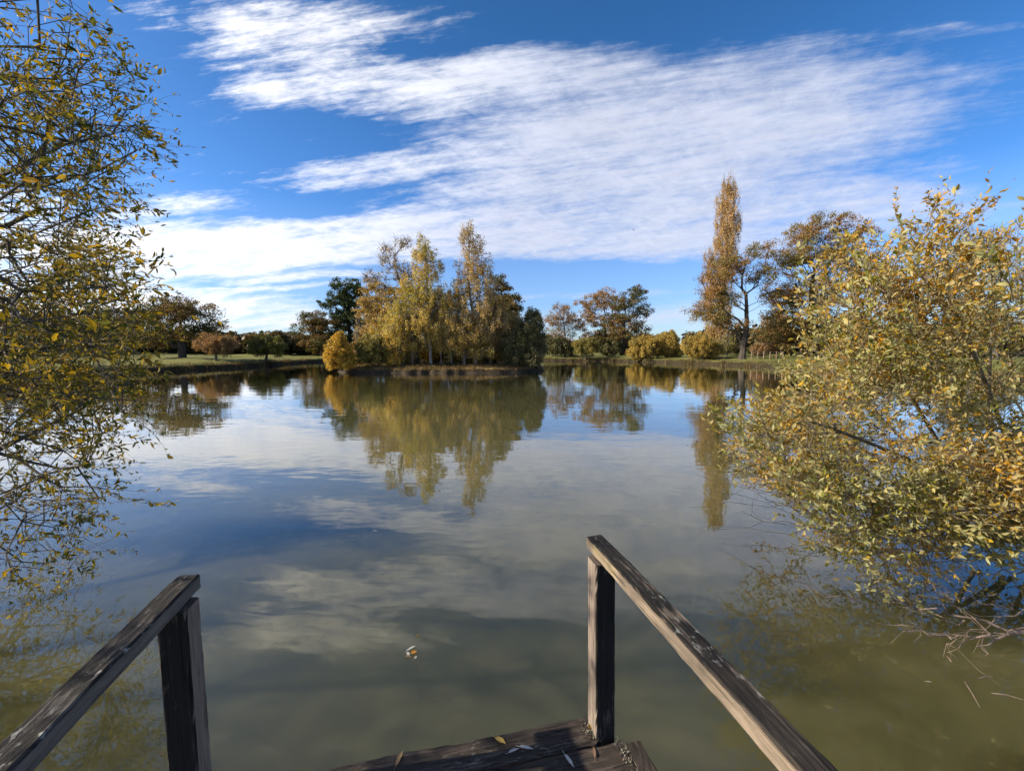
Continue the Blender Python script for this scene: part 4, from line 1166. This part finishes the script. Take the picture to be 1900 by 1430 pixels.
# ------------------------------------------------------------------ sky
def world():
    w = bpy.data.worlds.new('World'); S.world = w
    w.use_nodes = True
    nt = w.node_tree; nt.nodes.clear()
    out = nt.nodes.new('ShaderNodeOutputWorld')
    bg = nt.nodes.new('ShaderNodeBackground'); bg.inputs['Strength'].default_value = .1
    sky = nt.nodes.new('ShaderNodeTexSky'); sky.sky_type = 'NISHITA'; sky.sun_disc = False
    sky.sun_elevation = SUN_EL; sky.sun_rotation = SUN_AZ
    sky.air_density = 1.0; sky.dust_density = .6; sky.ozone_density = 2.2; sky.altitude = 100
    hs = nt.nodes.new('ShaderNodeHueSaturation'); hs.inputs['Saturation'].default_value = 1.3; hs.inputs['Value'].default_value = .95
    nt.links.new(sky.outputs[0], hs.inputs['Color'])
    hue = hs
    tcz = nt.nodes.new('ShaderNodeTexCoord'); sz = nt.nodes.new('ShaderNodeSeparateXYZ'); nt.links.new(tcz.outputs['Generated'], sz.inputs[0])
    tint = ramp(nt, [(0.0, (.60, .72, .92)), (.10, (.50, .66, .95)), (.26, (.70, .79, 1.0)), (.6, (.84, .88, .98))]); nt.links.new(sz.outputs[2], tint.inputs[0])
    skyc = mixrgb(nt, 1.0, hs.outputs[0], tint.outputs[0], 'MULTIPLY')
    tc = nt.nodes.new('ShaderNodeTexCoord')
    dr = tc.outputs['Generated']
    sx = nt.nodes.new('ShaderNodeSeparateXYZ'); nt.links.new(dr, sx.inputs[0])
    X, Y, Z = sx.outputs
    sr = nt.nodes.new('ShaderNodeMapRange'); sr.inputs['From Min'].default_value = .0; sr.inputs['From Max'].default_value = .3; sr.inputs['To Min'].default_value = .75; sr.inputs['To Max'].default_value = 1.32
    nt.links.new(Z, sr.inputs['Value']); nt.links.new(sr.outputs[0], hue.inputs['Saturation'])
    vr = nt.nodes.new('ShaderNodeMapRange'); vr.inputs['From Min'].default_value = .22; vr.inputs['From Max'].default_value = .65; vr.inputs['To Min'].default_value = .95; vr.inputs['To Max'].default_value = .72
    nt.links.new(Z, vr.inputs['Value']); nt.links.new(vr.outputs[0], hue.inputs['Value'])
    yy = math_n(nt, 'MAXIMUM', Y, .08)
    u = math_n(nt, 'DIVIDE', X, yy); v = math_n(nt, 'DIVIDE', Z, yy)
    cmb = nt.nodes.new('ShaderNodeCombineXYZ'); nt.links.new(u, cmb.inputs[0]); nt.links.new(v, cmb.inputs[1])
    q = cmb.outputs[0]
    # position on a flat cloud layer, for texture that shrinks towards the horizon
    zz = math_n(nt, 'ADD', math_n(nt, 'MAXIMUM', Z, 0.0), .06)
    pl = nt.nodes.new('ShaderNodeCombineXYZ')
    nt.links.new(math_n(nt, 'DIVIDE', X, zz), pl.inputs[0]); nt.links.new(math_n(nt, 'DIVIDE', Y, zz), pl.inputs[1])

    def noise(vec, scale, det, rough, mapping=None, rot=0.0, dist=0.0, loc=(0, 0, 0)):
        mp = nt.nodes.new('ShaderNodeMapping'); mp.vector_type = 'TEXTURE'; mp.inputs['Scale'].default_value = tuple(1 / a_ for a_ in (mapping or (1, 1, 1))); mp.inputs['Rotation'].default_value = (0, 0, rot); mp.inputs['Location'].default_value = loc
        nt.links.new(vec, mp.inputs['Vector'])
        n_ = nt.nodes.new('ShaderNodeTexNoise'); n_.inputs['Scale'].default_value = scale; n_.inputs['Detail'].default_value = det
        n_.inputs['Roughness'].default_value = rough; n_.inputs['Distortion'].default_value = dist
        nt.links.new(mp.outputs[0], n_.inputs['Vector'])
        return n_
    wn = noise(q, 3.0, 5, .6, (.8, 2.2, 1))
    wv = nt.nodes.new('ShaderNodeVectorMath'); wv.operation = 'SUBTRACT'; nt.links.new(wn.outputs['Color'], wv.inputs[0]); wv.inputs[1].default_value = (.5, .5, .5)
    ws = nt.nodes.new('ShaderNodeVectorMath'); ws.operation = 'MULTIPLY'; nt.links.new(wv.outputs[0], ws.inputs[0]); ws.inputs[1].default_value = (.20, .075, 0)
    wq = nt.nodes.new('ShaderNodeVectorMath'); wq.operation = 'ADD'; nt.links.new(q, wq.inputs[0]); nt.links.new(ws.outputs[0], wq.inputs[1])

    def blob(px, py, rx, ry, rot, amp, sharp=1.0):
        cu, cv = uv(px, py)
        mp = nt.nodes.new('ShaderNodeMapping'); mp.vector_type = 'TEXTURE'
        mp.inputs['Location'].default_value = (cu, cv, 0); mp.inputs['Rotation'].default_value = (0, 0, math.radians(rot)); mp.inputs['Scale'].default_value = (rx / F, ry / F, 1)
        nt.links.new(wq.outputs[0], mp.inputs['Vector'])
        g = nt.nodes.new('ShaderNodeTexGradient'); g.gradient_type = 'SPHERICAL'; nt.links.new(mp.outputs[0], g.inputs[0])
        return math_n(nt, 'MULTIPLY', g.outputs[1], amp)

    BL = [  # cloud banks: centre, radii in the photograph's pixels, tilt, weight
        (480, 55, 270, 62, -10, .8), (650, 40, 280, 50, -4, .6), (430, 120, 140, 30, -18, .45), (560, 110, 200, 40, -12, .5),
        (780, 152, 440, 52, 3, 1.3), (1000, 125, 260, 50, 10, .5),
        (1200, 190, 540, 115, 2, 1.2), (1580, 170, 500, 120, 6, .5),
        (940, 280, 500, 48, 7, 1.5), (1220, 280, 480, 90, 3, 1.3), (1500, 260, 360, 110, -8, .38),
        (1050, 348, 440, 46, 6, 1.2), (1300, 385, 480, 80, 0, 1.3), (1600, 350, 420, 90, -5, .34), (1700, 390, 360, 60, -3, .34),
        (720, 440, 500, 54, 4, 1.9), (380, 455, 400, 56, 3, 1.9), (1000, 440, 520, 50, 0, 1.3), (-60, 440, 380, 110, 0, 1.4),
        (350, 378, 170, 26, 5, 1.0), (1200, 455, 420, 36, -2, 1.0),
        (420, 500, 330, 22, 3, 1.4), (560, 516, 220, 10, 3, 1.1), (520, 534, 180, 8, 2, 1.0), (330, 546, 320, 22, -3, 1.5), (470, 577, 280, 24, -4, 1.5), (380, 604, 280, 18, 2, 1.1), (120, 560, 320, 60, 0, 1.3),
        (1100, 590, 420, 26, 1, .7), (1120, 548, 300, 10, 2, .45), (1230, 575, 200, 22, 8, .35), (1450, 560, 300, 34, 0, .4),
        (1650, 60, 300, 18, 6, .2), (1850, 50, 200, 12, 4, .25),
    ]
    tot = None
    for b in BL:
        x = blob(*b)
        tot = x if tot is None else math_n(nt, 'ADD', tot, x)
    fib = noise(q, 3.4, 10, .62, (1.0, 3.6, 1), math.radians(9), .25)     # fibres drawn out along the wind
    strk = noise(q, 6.0, 10, .66, (1.0, 9.5, 1), math.radians(8), .12)
    tuft = noise(q, 16.0, 8, .66, (1.0, 2.4, 1), math.radians(32), .4)
    rip = noise(pl.outputs[0], 5.5, 6, .66, (1.0, 1.6, 1), .6, .8)
    big = noise(pl.outputs[0], .55, 4, .55, (1, 1.6, 1), .2)
    am = nt.nodes.new('ShaderNodeMapRange'); am.inputs['From Min'].default_value = -.5; am.inputs['From Max'].default_value = .55; am.inputs['To Min'].default_value = 1.1; am.inputs['To Max'].default_value = .62
    nt.links.new(u, am.inputs['Value'])
    tot = math_n(nt, 'MULTIPLY', math_n(nt, 'SUBTRACT', 1.0, math_n(nt, 'POWER', 2.718, math_n(nt, 'MULTIPLY', tot, -1.7))), 1.5)
    ns = None
    for n_, k_ in ((fib, 1.65), (strk, 2.1), (tuft, .8), (rip, .7)):
        x = math_n(nt, 'MULTIPLY', math_n(nt, 'SUBTRACT', n_.outputs[0], .5), k_)
        ns = x if ns is None else math_n(nt, 'ADD', ns, x)
    s = math_n(nt, 'ADD', tot, math_n(nt, 'MULTIPLY', ns, am.outputs[0]))
    den = nt.nodes.new('ShaderNodeMapRange'); den.interpolation_type = 'SMOOTHSTEP'
    den.inputs['From Min'].default_value = .28; den.inputs['From Max'].default_value = 1.72; den.inputs['To Min'].default_value = 0.0; den.inputs['To Max'].default_value = .88
    nt.links.new(s, den.inputs['Value'])
    # behind and high above: loose generic cloud
    gen = ramp(nt, [(.50, (0, 0, 0)), (.68, (.8, .8, .8))]); nt.links.new(big.outputs[0], gen.inputs[0])
    kb = nt.nodes.new('ShaderNodeMapRange'); kb.inputs['From Min'].default_value = .25; kb.inputs['From Max'].default_value = .05; nt.links.new(Y, kb.inputs['Value'])
    dens = nt.nodes.new('ShaderNodeMix'); dens.data_type = 'FLOAT'
    nt.links.new(kb.outputs[0], dens.inputs[0]); nt.links.new(den.outputs[0], dens.inputs[2]); nt.links.new(gen.outputs[0], dens.inputs[3])
    dz = nt.nodes.new('ShaderNodeMapRange'); dz.inputs['From Min'].default_value = .0; dz.inputs['From Max'].default_value = .03; nt.links.new(Z, dz.inputs['Value'])
    dn = math_n(nt, 'MULTIPLY', dens.outputs[0], dz.outputs[0])
    # cloud colour: brighter and warmer towards the sun
    dot = nt.nodes.new('ShaderNodeVectorMath'); dot.operation = 'DOT_PRODUCT'; nt.links.new(dr, dot.inputs[0]); dot.inputs[1].default_value = tuple(SUN)
    cr = ramp(nt, [(0.0, (3.6, 3.8, 4.5)), (.10, (4.0, 4.2, 4.9)), (.25, (5.0, 5.1, 5.5)), (.62, (7.3, 7.1, 6.9)), (.85, (9.0, 8.5, 8.0)), (1.0, (11, 10.3, 9.3))])
    nt.links.new(dot.outputs['Value'], cr.inputs[0])
    shade = nt.nodes.new('ShaderNodeMapRange'); shade.inputs['From Min'].default_value = .3; shade.inputs['From Max'].default_value = .7; shade.inputs['To Min'].default_value = .92; shade.inputs['To Max'].default_value = 1.06
    nt.links.new(rip.outputs[0], shade.inputs['Value'])
    vm = nt.nodes.new('ShaderNodeVectorMath'); vm.operation = 'SCALE'; nt.links.new(cr.outputs[0], vm.inputs[0]); nt.links.new(shade.outputs[0], vm.inputs['Scale'])
    col = mixrgb(nt, dn, skyc, vm.outputs[0])
    nt.links.new(col, bg.inputs['Color']); nt.links.new(bg.outputs[0], out.inputs[0])


world()

sl = bpy.data.lights.new('sun', 'SUN'); sl.energy = 5.0; sl.angle = math.radians(.55); sl.color = (1.0, .89, .70)
so = bpy.data.objects.new('sun', sl); COL.objects.link(so)
so.rotation_euler = Vector(tuple(SUN)).to_track_quat('Z', 'Y').to_euler()
so.location = (-30, 10, 30)

cam = bpy.data.cameras.new('camera'); co = bpy.data.objects.new('camera', cam); COL.objects.link(co)
cam.sensor_fit = 'HORIZONTAL'; cam.sensor_width = 36.0; cam.lens = 36.0 * F / 1900.0
cam.clip_start = .05; cam.clip_end = 9000
co.location = (0, 0, CAMZ)
co.rotation_euler = (math.pi / 2 - PITCH, 0, 0)
S.camera = co

S.view_settings.view_transform = 'Standard'
S.view_settings.look = 'None'
S.view_settings.exposure = 1.08
S.view_settings.gamma = 1.0
S.render.engine = 'CYCLES'
S.cycles.max_bounces = 6
S.cycles.diffuse_bounces = 3
S.cycles.glossy_bounces = 3
S.cycles.transmission_bounces = 4
S.cycles.transparent_max_bounces = 8
S.cycles.use_adaptive_sampling = True
S.cycles.adaptive_threshold = 0.01
